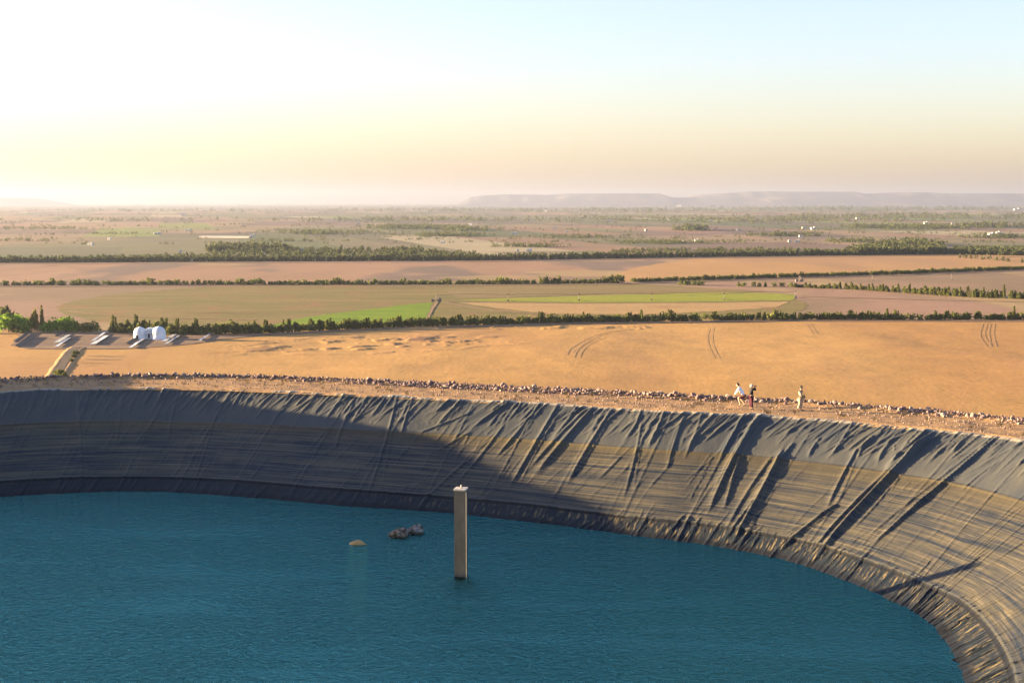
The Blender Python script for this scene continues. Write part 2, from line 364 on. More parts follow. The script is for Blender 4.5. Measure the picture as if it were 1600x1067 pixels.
for k in range(NR):
    s = srng.uniform(-6, s_end); i = int(np.searchsorted(ang_s, s)); i = min(i, len(ang_s)-1)
    dens = .40+1.0*vnoise(np.array([s/2.5]), np.array([0.]), 8)[0]
    if srng.random() > dens: continue
    d = 6.65+srng.normal(0, .42)+.3*math.sin(s*.13); sz = min(.19, .035+srng.exponential(.036))
    Vk, Fk = rk[k % 12]; A = srng.uniform(0, 6.28, 3); M = np.array(Matrix.Rotation(A[0], 3, 'X') @ Matrix.Rotation(A[1], 3, 'Z'))
    p = RE[i]+out[i]*d+ (RE[(i+1) % len(RE)]-RE[i])*srng.random()
    hgt = .10*math.exp(-((d-6.65)/.40)**2)+.20*math.exp(-((d-6.65)/.40)**2)*srng.random()
    Vs.append((Vk*sz*np.array([1, 1, .8])) @ M.T+np.array([p[0], p[1], hgt+sz*.25])); Fs.append(Fk+off); off += 12
tag(npmesh('rubble', np.concatenate(Vs), np.concatenate(Fs), mR, smooth=False), label='low windrow of purplish grey rubble along the outer edge of the reservoir crest', cat='rubble', kind='stuff')
# loose pebbles on the crest road
Vs, Fs, off = [], [], 0
for k in range(2600):
    s = srng.uniform(-6, s_end); i = min(int(np.searchsorted(ang_s, s)), len(ang_s)-1); d = srng.uniform(.3, 7.0)
    sz = srng.uniform(.02, .07); Vk, Fk = rk[k % 12]; p = RE[i]+out[i]*d+(RE[(i+1) % len(RE)]-RE[i])*srng.random()
    Vs.append(Vk*sz+np.array([p[0], p[1], .02])); Fs.append(Fk+off); off += 12
tag(npmesh('gravel', np.concatenate(Vs), np.concatenate(Fs), mR, smooth=False), label='loose stones scattered over the sandy crest road', cat='gravel', kind='stuff')
# dry weed tufts caught in the windrow and along the road edge
mWd = simple('dry_weed', (.24,.17,.07), .3, 4, .9); Vs = []
for k in range(420):
    s = srng.uniform(-6, s_end); i = min(int(np.searchsorted(ang_s, s)), len(ang_s)-1); d = srng.choice([srng.normal(7.3, .35), srng.normal(5.9, .4), srng.uniform(1, 6)]); p = RE[i]+out[i]*d
    for q in range(14):
        a = srng.uniform(0, 6.28); h_ = srng.uniform(.08, .26); r_ = srng.uniform(.02, .16); x, y = p[0]+r_*math.cos(a), p[1]+r_*math.sin(a)
        Vs += [(x-.012, y, .0), (x+.012, y, .0), (x+r_*.6*math.cos(a)+.006, y+r_*.6*math.sin(a), h_), (x+r_*.6*math.cos(a)-.006, y+r_*.6*math.sin(a), h_)]
tag(npmesh('dry_weeds', np.array(Vs), np.arange(len(Vs)).reshape(-1, 4), mWd, smooth=False), label='dry weed tufts among the stones of the crest', cat='weeds', kind='stuff')
# larger rocks one can pick out
BIG = [(1030,628,.5,'reddish rock in the rubble line right of the middle of the crest'),(915,617,.42,'pale block standing in the rubble above the broad shadowed folds'),
 (776,607,.5,'dark red brown rock topping the rubble above the concrete pillar'),(1075,622,.45,'angular brown rock on top of the rubble left of the crouching person'),
 (1212,636,.4,'grey rock in the rubble between the photographer and the walking person'),(268,586,.45,'dark boulder on the rubble line at the left, near the solar rows'),
 (302,588,.4,'rounded dark boulder just right of another on the left rubble line'),(1422,652,.45,'pale rock in the rubble between the walking person and right edge of photo'),
 (1235,631,.6,'long dark stone in the rubble just behind the walking person'),(705,600,.4,'grey rock standing up in the rubble left of the pillar')]
for k, (px, py, sz, lab) in enumerate(BIG):
    Vk, Fk = rk[k]; x, y = G(px, py, .25)
    # set it down on the windrow nearest that sight line
    i = int(np.argmin(((RE+out*6.65-np.array([x, y]))**2).sum(1))); p = RE[i]+out[i]*6.6
    o = mesh('rock', Vk*np.array([sz*.5, sz*.4, sz*.42]), Fk.tolist(), mR, loc=(p[0], p[1], .30)); tag(o, lab, 'rock', 'larger rocks in the rubble line')

# ------------------------------------------------------------------ the plain
CC = G(683, 470); CR = 222.0                              # centre-pivot circle
al = np.concatenate([np.linspace(-math.pi, -.44, 30)[:-1], np.arange(-.44, .44, .0009), np.linspace(.44, math.pi, 30)[:-1]])
rows = np.concatenate([np.arange(604, 317.6, -.75), [317.2, 316.9]]); rz = [F*60/(y-HOR) for y in rows]
rad_ = np.concatenate([[5, 60, 120, 200, 280, 350, 400], [r for r in rz if r > 420], [200000*.3]])
AL, RD = np.meshgrid(al, rad_, indexing='ij')
# rings follow constant depth ahead, circles behind
cosf = np.where(np.abs(AL) < .44, np.cos(AL), math.cos(.44)); X = np.sin(AL)*RD/cosf; Y = np.cos(AL)*RD/cosf
gx, gy = X.ravel(), Y.ravel()
def inpoly(x, y, poly):
    c = np.zeros(x.shape, bool); n_ = len(poly)
    for i in range(n_):
        x1, y1 = poly[i]; x2, y2 = poly[(i+1) % n_]
        if y1 == y2: continue
        c ^= ((y1 > y) != (y2 > y)) & (x < (x2-x1)*(y-y1)/(y2-y1)+x1)
    return c
def wpoly(pp): return [G(*p) for p in pp]
def near_curve(pp):            # depth (world y) of a polyline at world x
    w = sorted(wpoly(pp)); return [a for a, b in w], [b for a, b in w]
H1 = [(-300,519),(0,519),(150,519),(270,524),(340,523),(420,521),(540,515),(640,511),(760,508),(900,504),(1000,503),(1200,500),(1400,500),(1600,500),(1900,500)]
H2a = [(-300,447),(0,446),(300,445),(560,445),(760,444),(975,442)]
H2b = [(990,441),(1200,434.5),(1400,428.5),(1600,421),(1900,411)]
H3 = [(1235,449),(1330,452.5),(1420,458.5),(1500,464),(1600,467.5),(1850,474)]
H4 = [(-300,411),(0,410.5),(300,409),(740,407),(900,404.5),(1100,401.5),(1300,399),(1480,397.5),(1600,399.5),(1900,402)]
def depth_at(x, pp): a, b = near_curve(pp); return np.interp(x, a, b)
px_scale = gy/F
wx = gx+ (fbm(gx/60, gy/90, 3, 50)-.5)*30; wy = gy+(fbm(gx/80, gy/60, 3, 51)-.5)*60
h1 = depth_at(gx, H1); h2 = depth_at(gx, H2a+H2b); h3 = depth_at(gx, H3); h4 = depth_at(gx, H4)
colr = np.zeros((gx.size, 3))
sand = np.array(P(234,177,99)); sand2 = np.array(P(222,162,92)); pink = np.array(P(196,152,116)); brown = np.array(P(176,144,104)); grey = np.array(P(156,134,108))
orange = np.array(P(222,168,104)); olive = np.array(P(150,140,84)); tan = np.array(P(214,178,116)); green = np.array(P(126,146,60)); dkgreen = np.array(P(104,120,64))
def mixc(m, c): 
    m = np.clip(m, 0, 1)[:, None]; colr[:] = colr*(1-m)+np.array(c)*m
colr[:] = sand
mixc(sstep(.45, .7, fbm(gx/90, gy/160, 4, 1))*.7, sand2)
mixc(sstep(.55, .7, fbm(gx/40, gy/130, 4, 2))*.5, P(218,162,100))
b = sstep(-3, 3, gy-h1-6)
mixc(b, pink); mixc(b*sstep(.45, .62, fbm(gx/120, gy/160, 4, 3)), brown); mixc(b*sstep(.55, .7, fbm(gx/60, gy/260, 4, 4))*.8, tan)
b = sstep(-3, 3, gy-h2-6)                                  # strip between the second and the third row of trees
mixc(b, P(198,152,112)); mixc(b*sstep(.48, .62, fbm(gx/70, gy/200, 4, 5))*.9, P(150,126,104)); mixc(b*sstep(.6, .72, fbm(gx/160, gy/120, 4, 6))*.7, tan)
o_ = b*inpoly(wx, wy, wpoly([(930,440),(1000,415),(1130,400),(1700,380),(1700,430),(1200,434)]))
mixc(o_, orange); mixc(o_*sstep(.52, .65, fbm(gx/80, gy/300, 3, 7))*.5, P(196,150,106))
# beyond the third row: patchwork of small farms, each plot a cell
far_ = sstep(-5, 5, gy-h4-10)
def plots(sx, sy, seed):
    u = (gx*.97+gy*.24)/sx; w_ = (gy*.97-gx*.24)/sy; w_ = w_+.35*_h(np.floor(u), u*0, seed)
    return _h(np.floor(u+ .4*_h(np.floor(w_), w_*0, seed+1)), np.floor(w_), seed+2), _h(np.floor(u), np.floor(w_), seed+5)
p1, p2 = plots(330, 420, 11); p3, p4 = plots(130, 900, 21)
rightness = sstep(-.3, .25, gx/gy)
mixc(far_, P(184,152,112)); mixc(far_*(p1 < .35)*.8, P(146,118,100)); mixc(far_*(p1 > .75)*.6, P(200,162,118))
gm = fbm(gx/500, gy/1500, 4, 12)
mixc(far_*sstep(.44, .62, gm+.12*rightness-.05)*.7, P(128,132,86)); mixc(far_*(p3 > .84-.14*rightness)*.6, P(112,124,70)); mixc(far_*((p3 > .2) & (p3 < .34))*.6, P(196,146,112))
mixc(far_*(p4 > .95)*.8, P(158,170,80)); mixc(far_*(p3 < .06)*.75, P(222,198,148)); mixc(far_*sstep(.58, .68, fbm(gx/250, gy/900, 4, 13))*.6, P(126,112,100))
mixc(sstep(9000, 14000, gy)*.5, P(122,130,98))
# heights: gentle swells on the near sand, low mounds of dug soil, flat under the sheets
prot = fbm(gx/34, gy/70, 4, 60)
Z = np.full(gx.shape, PZ)
nearm = (1-sstep(-60, -15, gy-h1))
lx = G(345, 530)[0]; nearm = nearm*np.clip(sstep(lx, lx+40, gx)+sstep(575, 550, gy)*.0, 0, 1)
Z += nearm*(1.6*(fbm(gx/110, gy/150, 3, 61)-.5)+.5*(fbm(gx/26, gy/40, 3, 62)-.5))
mx, my = G(590, 537); el = np.exp(-(((gx-mx)/58)**2+((gy-my-((gx-mx)*.25))/38)**2)**2)
mx2, my2 = G(830, 512); el2 = np.exp(-(((gx-mx2)/85)**2+((gy-my2)/10)**2)**2)
md = fbm((gx-.5*gy)/8, (gy)/8, 4, 63); mound = sstep(.52, .68, md)
Z += (el*.48+el2*.5)*mound
mixc(el*sstep(.56, .70, md)*.75, P(128,98,84)); 
Z = np.where(RD.ravel() < 450, PZ, Z)
mP = mat('plain', (.4,.3,.2), .95, .1); n = N(mP); ps = n.pos()
at = n.n('ShaderNodeAttribute', attribute_name='soil').outputs['Color']
a = n.noise(n.mapp(ps, (.030, .06, 1)), 1, 6, .62); b_ = n.noise(n.mapp(ps, (.5, .22, 1)), 1, 5, .65); cc = n.noise(n.mapp(ps, (.012, .004, 1)), 1, 5, .6)
k_ = n.ramp(a, (.25, .92), (.75, 1.07)); c = n.mix(1, at, k_, 'MULTIPLY'); c = n.mix(1, c, n.ramp(b_, (.25, .88), (.75, 1.10)), 'MULTIPLY'); c = n.mix(1, c, n.ramp(cc, (.3, .88), (.7, 1.1)), 'MULTIPLY')
fl = n.noise(n.mapp(ps, (.10, .30, 1), rot=(0, 0, .2)), 1, 4, .6); c = n.mix(n.math('MULTIPLY', n.ramp(fl, (.62, 0), (.70, 1)), .35), c, P(150,106,70))
n.color(c); n.bump(n.math('ADD', n.math('MULTIPLY', a, 2.0), n.math('MULTIPLY', b_, .6)), .32, .5)
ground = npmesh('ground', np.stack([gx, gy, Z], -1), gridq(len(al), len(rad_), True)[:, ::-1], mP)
ca = ground.data.color_attributes.new('soil', 'FLOAT_COLOR', 'POINT'); ca.data.foreach_set('color', np.concatenate([colr, np.ones((gx.size, 1))], 1).astype(np.float32).ravel())
tag(ground, kind='structure')

# ---- sheets of field on the plain
_lvl = [0]
def sheet(name, pts_, m, jag=1.5, step=6, lvl=None, kind='structure'):
    """a level field from its outline in world metres, with an uneven edge"""
    _lvl[0] += 1; z = PZ+(.03+.02*_lvl[0] if lvl is None else lvl); Vv = []
    for i, a in enumerate(pts_):
        b = pts_[(i+1) % len(pts_)]; d = math.dist(a, b); k = max(1, int(d/step))
        for q in range(k):
            f = q/k; Vv.append((a[0]+(b[0]-a[0])*f+random.uniform(-jag, jag)*.5, a[1]+(b[1]-a[1])*f+random.uniform(-jag, jag), z))
    o = mesh(name, Vv, [list(range(len(Vv)))], m); tag(o, kind=kind); return o
def fieldmat(name, a, b, cdk=None, sc=(.02, .05), rowrot=0., rows_=None, bump=.3):
    m = mat(name, a, .95, .1); n = N(m); ps = n.pos(); f = n.noise(n.mapp(ps, (sc[0], sc[1], 1), rot=(0, 0, rowrot)), 1, 6, .65)
    c = n.mix(n.ramp(f, (.36, 0), (.64, 1)), a, b)
    g = n.noise(n.mapp(ps, (.4, .18, 1)), 1, 4, .65); c = n.mix(1, c, n.ramp(g, (.25, .82), (.75, 1.15)), 'MULTIPLY')
    if cdk: c = n.mix(n.ramp(n.noise(n.mapp(ps, (.045, .02, 1)), 1, 5, .6), (.56, 0), (.66, .8)), c, cdk)
    n.color(c); n.bump(g, bump, .4); return m
def arc(c, r, a0, a1, n=60): return [(c[0]+r*math.cos(R(a0+(a1-a0)*i/n)), c[1]+r*math.sin(R(a0+(a1-a0)*i/n))) for i in range(n+1)]
mF1 = fieldmat('stubble', P(176,146,84), P(140,130,66), P(182,132,84), (.012, .05))
circ = arc(CC, CR, 0, 360, 110)[:-1]
lim = lambda p, pad=14: (p[0], max(p[1], float(depth_at(np.array([p[0]]), H1)[0])+pad))
sheet('field', [lim(p) for p in circ], mF1, jag=3)
mGr = fieldmat('green_crop', P(128,160,18), P(156,176,30), P(104,142,24), (.02, .09))
a_line = G(672, 500); 
sheet('field', [G(674,472.5), G(676,474), G(664,501), G(664,503), G(560,507), G(430,514), G(400,513), G(440,504), G(480,495.5), G(560,485.5), G(620,478)], mGr, jag=1.5)
mYG = fieldmat('pale_crop', P(172,174,46), P(188,182,58), P(156,162,44), (.02, .12))
sheet('field', [G(716,468.6), G(840,465), G(960,461), G(1090,457.5), G(1200,458), G(1240,460.5), G(1243,465), G(1236,469.5), G(1100,471.5), G(900,472.5), G(760,470.5)], mYG, jag=1)
mTn = fieldmat('dry_crop', P(226,182,112), P(212,166,104), P(196,152,100), (.015, .08))
sheet('field', [G(716,473), G(900,474.8), G(1100,473.5), G(1236,471.5), G(1215,480), G(1130,486), G(1000,492), G(860,490.5), G(780,482)], mTn, jag=2)
mBr = fieldmat('brown_fallow', P(178,148,92), P(158,136,78), None, (.012, .08))
sheet('field', [G(690,452), G(780,447), G(1000,447), G(1150,452), G(1235,458.5), G(1195,456), G(1090,455.5), G(960,459), G(840,463), G(716,467)], mBr, jag=1)
mDk = fieldmat('shadow_banded_soil', P(188,152,112), P(140,112,90), None, (.004, .16))  # dark bands painted across the soil stand in for the rows' long shadows
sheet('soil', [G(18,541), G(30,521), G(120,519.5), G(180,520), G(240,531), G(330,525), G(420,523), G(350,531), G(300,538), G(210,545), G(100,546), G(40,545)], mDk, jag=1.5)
mRd = fieldmat('track_dust', P(204,162,120), P(186,146,112), None, (.03, .2))
def ribbon(name, pp, w, m, lvl=.05, world=False, jag=.0, sub=8):
    q = np.array(pp if world else [G(*p) for p in pp]); t = np.linspace(0, len(q)-1, (len(q)-1)*sub+1)
    qp = np.concatenate([[2*q[0]-q[1]], q, [2*q[-1]-q[-2]]]); i = np.minimum(np.floor(t).astype(int), len(q)-2); f = (t-i)[:, None]
    p0, p1, p2, p3 = qp[i], qp[i+1], qp[i+2], qp[i+3]
    c = .5*((2*p1)+(-p0+p2)*f+(2*p0-5*p1+4*p2-p3)*f**2+(-p0+3*p1-3*p2+p3)*f**3)
    tg = np.gradient(c, axis=0); nn = np.stack([-tg[:, 1], tg[:, 0]], -1); nn /= np.linalg.norm(nn, axis=1)[:, None]
    ww = w/2*(1+jag*rng.uniform(-1, 1, len(c)))[:, None]; A = c+nn*ww; B = c-nn*ww; z = np.full((len(c), 1), PZ+lvl)
    V = np.concatenate([np.concatenate([A, z], 1), np.concatenate([B, z], 1)]); m_ = len(c)
    return c, mesh(name, V, [(k, k+1, m_+k+1, m_+k) for k in range(m_-1)], m)
# dirt roads along the tree rows
for pp, w in ((H1, 7), (H2a+H2b, 8), (H4, 10)):
    q = [(p[0], p[1]+(1.8 if w == 7 else 2.2)) for p in pp if -300 <= p[0] <= 1900]; q = [G(*p) for p in q]
    o = ribbon('road', q, w, mRd, .26, True, .2)[1]; tag(o, kind='structure')
for pp, w in (([(66,417),(95,415),(120,421),(135,422)], 5), ([(690,451),(640,449),(560,452)], 4), ([(684,471),(675,484),(666,503)], 1.8), ([(690,472),(760,484),(860,492)], 4),
              ([(105,486),(150,491),(260,497),(400,500)], 4), ([(200,480),(300,488),(420,490)], 3), ([(1250,463),(1420,468),(1600,472)], 5)):
    tag(ribbon('path', pp, w*.7, mRd, .22, False, .25)[1], kind='structure')
# tyre tracks in the near sand: pressed ruts that follow the ground
mTk = simple('rut_sand', P(214,160,96), .2, .3, .95)
def zat(x, y):
    k = int(np.argmin((gx-x)**2+(gy-y)**2)); return Z[k]
def ruts(pp, gauge=2.2, w=.5):
    for sgn in (-1, 1):
        q = np.array([G(*p) for p in pp]); tg = np.gradient(q, axis=0); nn = np.stack([-tg[:, 1], tg[:, 0]], -1); nn /= np.linalg.norm(nn, axis=1)[:, None]
        c, o = ribbon('tyre_track', q+nn*gauge/2*sgn, w, mTk, .0, True, .3)
        z = [zat(*p)+.10 for p in c]; m_ = len(c)
        for k in range(m_): o.data.vertices[k].co.z = z[k]; o.data.vertices[m_+k].co.z = z[k]
        tag(o, kind='structure')
ruts([(889,556),(893,548),(905,539),(922,530),(948,521),(985,514)]); ruts([(900,560),(905,549),(918,538),(940,529)])
ruts([(1119,560),(1112,545),(1108,528),(1111,511)], 2, .35); ruts([(1272,521),(1268,514),(1262,506)], 2, .35); ruts([(1545,540),(1534,522),(1538,506)], 2, .4); ruts([(1552,540),(1548,520),(1550,506)], 2, .4)
ruts([(320,552),(380,549),(430,547),(500,549)], 2.4, .5)
# drainage channel running towards the embankment
mCh = fieldmat('channel_bed', P(140,118,94), P(120,104,86), P(104,90,78), (.1, .3))
c_, o = ribbon('channel', [(122,543),(113,549),(104,562),(94,576),(84,592),(76,606)], 3.6, mCh, .35, False, .2); tag(o, kind='structure')
# its two heaped sand banks
mSb = simple('bank_sand', P(218,164,96), .12, .2, .95, .3)
for sgn, wid in ((-1, 3.5), (1, 4.2)):
    tg = np.gradient(c_, axis=0); nn = np.stack([-tg[:, 1], tg[:, 0]], -1); nn /= np.linalg.norm(nn, axis=1)[:, None]
    prof = [(1.5, .2), (2.1, .32), (2.4+wid*.2, .25), (3.3+wid*.3, -.4)]
    V = np.array([[(c_[i]+nn[i]*sgn*u)[0], (c_[i]+nn[i]*sgn*u)[1], PZ+h_+random.uniform(-.15, .15)*(u > 2.5)] for i in range(len(c_)) for u, h_ in prof])
    q = gridq(len(c_), 4); q = q if sgn < 0 else q[:, ::-1]; tag(npmesh('sand_bank', V, q, mSb), kind='structure')

# ------------------------------------------------------------------ trees and shrubs
def leafmat(name, a, b, c3):
    m = mat(name, a, .8, .2); n = N(m); g = n.n('ShaderNodeNewGeometry')
    f = n.noise(n.coord('Object'), .55, 2); oi = n.n('ShaderNodeObjectInfo').outputs['Random']
    c = n.mix(n.ramp(f, (.38, 0), (.62, 1)), a, b); c = n.mix(n.math('MULTIPLY', g.outputs['Random Per Island'], .5), c, c3)
    c = n.mix(1, c, n.ramp(oi, (0, .8), (1, 1.2)), 'MULTIPLY'); n.color(c)
    tb = n.n('ShaderNodeBsdfTranslucent'); n.val(tb.inputs['Color'], c); mx_ = n.n('ShaderNodeMixShader'); mx_.inputs[0].default_value = .35
    n.l(n.b.outputs[0], mx_.inputs[1]); n.l(tb.outputs[0], mx_.inputs[2]); n.l(mx_.outputs[0], n.t.nodes['Material Output'].inputs[0]); return m
mLf = leafmat('foliage', (.055,.074,.014), (.10,.112,.024), (.15,.15,.04))
mLy = leafmat('foliage_yellow', (.14,.14,.03), (.20,.18,.04), (.24,.20,.06))
mLg = leafmat('foliage_fresh', (.08,.16,.014), (.14,.23,.02), (.18,.26,.03))
mLd = leafmat('foliage_dark', (.038,.052,.018), (.070,.084,.026), (.10,.105,.04))
mTr = simple('bark', (.10,.07,.045), .3, 2, .9)
def crown_pts(w, h, n, rg, shape='spiky', base_z=.12):
    """leaf sprays: clusters along several leaders so that the outline is ragged"""
    out_ = []
    nl = {'spiky': 5, 'round': 9, 'column': 3}[shape]
    lead = []
    for k in range(nl):
        a = rg.uniform(0, 6.28); r = w*.5*rg.uniform(.05, .75 if shape != 'column' else .35)
        lead.append((r*math.cos(a), r*math.sin(a), h*rg.uniform(.55, 1.0) if k else h, w*rg.uniform(.16, .30)))
    for i in range(n):
        lx, ly, lh, lr = lead[i % nl]; t = rg.uniform(base_z, 1)**(.85); 
        if shape == 'round': zz = lh*(.1+.9*t); rr_ = lr*1.5*math.sqrt(max(.03, 1-((t-.45)/.58)**2))
        else: zz = lh*t; rr_ = lr*(1.35-1.15*t)
        a = rg.uniform(0, 6.28); q = rr_*rg.uniform(.35, 1)**.5
        out_.append((lx+q*math.cos(a), ly+q*math.sin(a), zz))
    return np.array(out_)
def leaves(pt, size, rg):
    n_ = len(pt); a = rg.normal(size=(n_, 3)); a /= np.linalg.norm(a, axis=1)[:, None]; b = np.cross(a, rg.normal(size=(n_, 3))); b /= np.linalg.norm(b, axis=1)[:, None]
    s1 = (size*rg.uniform(.6, 1.4, (n_, 1))); s2 = s1*.55; a[:, 2] = a[:, 2]*1.3
    V = np.stack([pt-a*s1, pt+b*s2, pt+a*s1, pt-b*s2], 1).reshape(-1, 3); return V, np.arange(n_*4).reshape(-1, 4)
def make_tree(name, w, h, nleaf, size, shape, m, seed):
    rg = np.random.default_rng(seed); root = empty(name, (0, 0, 0))
    mb = MB(); mb.tube((0,0,-.3), (rg.uniform(-.1,.1)*h*.3, 0, h*.55), .035*h, .015*h, 6)
    for k in range(4):
        a = rg.uniform(0, 6.28); z0 = h*rg.uniform(.15, .45); mb.tube((0,0,z0), (w*.3*math.cos(a), w*.3*math.sin(a), z0+h*.3), .014*h, .005*h, 5)
    mb.build('trunk', mTr, root)
    V, Q = leaves(crown_pts(w, h, nleaf, rg, shape), size, rg); npmesh('crown', V, Q, m, smooth=False, parent=root)
    return root
spec = [('spiky', 4.2, 4.6), ('spiky', 3.8, 5.6), ('round', 4.6, 3.8), ('column', 3.0, 6.6), ('round', 5.0, 4.4), ('spiky', 4.6, 4.0)]
protos = {}
def get(kind, m, i, tag_):
    key = (kind, tag_, i)
    if key not in protos:
        sh, w, h = spec[i]; protos[key] = [make_tree(kind, w, h, 460, .42, sh, m, 100+i+len(protos)*13), False]
    return protos[key]
def place(kind, m, i, tag_, x, y, sc, label, cat, group=None):
    p = get(kind, m, i, tag_)
    if not p[1]: o = p[0]; p[1] = True
    else: o = copy_tree(p[0])
    o.location = (x, y, PZ-.05); o.rotation_euler = (0, 0, random.uniform(0, 6.28)); o.scale = (sc[0], sc[0], sc[1])
    tag(o, label, cat, group)
    return o
def along(pp, x0, x1, spacing):
    """world points every `spacing` metres along a row, between photo columns x0 and x1"""
    q = [G(*p) for p in pp]; L_ = []
    for a, b in zip(q[:-1], q[1:]):
        d = math.dist(a, b); k = max(1, int(d/spacing))
        for j in range(k): f = (j+random.random()*.6)/k; L_.append((a[0]+(b[0]-a[0])*f, a[1]+(b[1]-a[1])*f))
    r_ = []
    for p in L_:
        px = 800+F*p[0]/p[1]
        if x0 <= px <= x1: r_.append((p[0], p[1], px))
    return r_
count = 0
def zone(px):
    return ('left of the white domed huts' if px < 205 else 'just right of the white domed huts' if px < 420 else 'below the bright green field' if px < 670 else
            'right of the green field' if px < 900 else 'below the pale crop strip' if px < 1240 else 'at the right end of the row')
hedge_lab = {0: 'ragged olive shrub in nearest tree row, %s', 1: 'spiky olive shrub in nearest tree row, %s', 2: 'low rounded dark shrub in nearest tree row, %s',
             3: 'slender tall shrub in nearest tree row, %s', 4: 'broad rounded shrub in nearest tree row, %s', 5: 'wide ragged shrub in nearest tree row, %s'}
for (x, y, px) in along(H1, 170, 1640, 3.1):
    if 205 < px < 262 : y += 6
    if px > 1000 and vnoise(np.array([px/14.]), np.array([0.]), 4)[0] < .28 and random.random() < .7: continue
    i = random.choices(range(6), [4, 3, 4, (.12 if px < 1200 else .35), 4, 4])[0]
    hs = (1.4 if px < 420 else 1.15 if px < 700 else 1.0)*random.uniform(.7, 1.15)
    place('shrub', mLf, i, 'n', x, y+random.uniform(-1.5, 3.5), (random.uniform(.85, 1.15), hs), hedge_lab[i] % zone(px), 'shrub', 'shrubs in the nearest row of trees'); count += 1
# bright bushes at the far left
bushes = [(8,515,2.1,2.0,mLd,4,'dark dense tree behind the bright bush at the left edge'),(14,519,2.3,1.65,mLg,4,'big bright green bush at the left edge of the plain'),(32,519,1.6,1.45,mLg,2,'bright green bush right of the biggest one at the left edge'),
 (50,517,1.3,1.35,mLy,1,'yellowish upright bush third from the left edge'),(58,517,1.2,1.3,mLy,3,'yellow green feathery bush with a tall narrow top'),(66,517,1.2,1.45,mLy,3,'tallest of the yellowish feathery bushes at the left'),
 (78,519,1.4,1.1,mLg,2,'green bush right of the yellowish feathery ones'),(90,519,1.4,1.25,mLg,4,'rounded fresh green bush above the first bright solar row'),(103,519,1.5,1.3,mLg,4,'large rounded green bush above the bright solar rows'),
 (116,519,1.2,1.05,mLg,2,'dark edged green bush ending the bright clump'),(128,519,1.2,.9,mLy,5,'low yellowish bush between two green ones at the left'),(143,519,1.3,.95,mLf,4,'round dark green bush standing last in the left clump'),
 (40,520.5,1.2,.7,mLg,5,'low bright bush in front of the yellowish feathery bushes'),(24,520.5,1.3,.8,mLd,5,'low dark bush at the foot of the big bright one')]
for k, (px, py, sw, sh, m, i, lab) in enumerate(bushes):
    x, y = G(px, py); place('bush', m, i, 'b%d' % k, x, y, (sw*1.2, sh*1.22), lab, 'bush', 'bright bushes at the left edge')
# shrubs along the channel
for k, (px, py, s_, lab) in enumerate([(94,586,.75,'brownish green bush at the near end of the channel, right of its twin'),(88,585,.6,'small brown bush at the near end of the channel, left of its twin'),(101,587,.5,'smallest bush at the near end of the channel'),(119,552,.55,'dark shrub at the far end of the channel'),(116,557,.5,'dark little shrub second from the far end of the channel'),(111,563,.4,'small shrub halfway down the channel bank')]):
    x, y = G(px, py, PZ+1); o = place('shrub', mLd if k > 2 else mLf, 2, 'c%d' % (k > 2), x, y, (s_, s_), lab, 'shrub', 'shrubs along the drainage channel'); o.location.z = PZ+.4
# second and third rows, right part: individual shrubs
rest = []
for (x, y, px) in along(H3, 1235, 1640, 4.2):
    i = random.choice([0, 1, 3, 1, 5]); g_ = .62+.55*max(0, min(1, (px-1260)/250))
    place('shrub', mLf, i, 'm', x, y, (1.0, g_*random.uniform(.8, 1.15)), 'upright shrub in the tree row that comes forward to the right edge', 'shrub', 'shrubs in the row slanting to the right edge'); count += 1
for (x, y, px) in along(H2b, 988, 1640, 5.2):
    if count > 285: rest.append((x, y)); continue
    place('shrub', mLf, random.choice([0, 2, 4, 5]), 'k', x, y, (1.15, random.uniform(.7, .95)), 'dark shrub in the straight row below the smooth orange field', 'shrub', 'shrubs in the row below the orange field'); count += 1
# everything further or smaller: one object
def mass(name, items, m, nl, rg, label):
    """items: x, y, width, height"""
    Vv = []
    for (x, y, w, h) in items:
        p = crown_pts(w, h, nl, rg, 'spiky' if rg.random() < .6 else 'round', .02); p += np.array([x, y, PZ-.05])
        Vv.append(leaves(p, max(.6, h*.17), rg)[0])
    V = np.concatenate(Vv); o = npmesh(name, V, np.arange(len(V)).reshape(-1, 4), m, smooth=False); tag(o, label, 'trees', kind='stuff'); return o
rg = np.random.default_rng(5); items = [(x, y, 4.5, 4) for x, y in rest]
for (x, y, px) in along(H2a, -40, 978, 2.5):
    tall = vnoise(np.array([px/11.]), np.array([0.]), 14)[0]
    if random.random() < .98: items.append((x, y+random.uniform(-2, 4), random.uniform(4.5, 6.5), 2.6+random.random()*1.3+(2.6*random.random() if tall > .7 else 0)))
for (x, y, px) in along(H2b, 988, 1640, 3.5): items.append((x, y+3, 4.5, random.uniform(2.6, 3.6)))
for (x, y, px) in along(H3, 1235, 1640, 4.2): items.append((x, y+3, 4.5, random.uniform(2, 3.4)+2*max(0, min(1, (px-1260)/250))))
for (x, y, px) in along(H1, 170, 1640, 2.6):
    if px < 1000 or random.random() < .6: items.append((x, y+2+random.uniform(-2, 3), 5.5, random.uniform(2.4, 3.8)*(1.5 if px < 420 else 1.2 if px < 700 else 1.05)))
for px, py in [(1063,445),(1070,445.5),(1077,445),(1084,446),(1090,445.5),(1096,446),(1155,447.5),(1162,448),(1178,448),(1186,448),(1196,448),(1210,448),(1222,448)]:
    x, y = G(px, py); items.append((x, y, 4.5, 3.4))
mass('small_trees', items, mLf, 90, rg, 'rows of small trees and undergrowth running across the plain')
items = []
for (x, y, px) in along(H4, -60, 1660, 3.6):
    for q in range(3): items.append((x+random.uniform(-2, 2), y+q*9+random.uniform(-3, 3), random.uniform(5, 8), random.uniform(4.5, 7.5)+(2.5 if 1340 < px < 1480 else 0)))
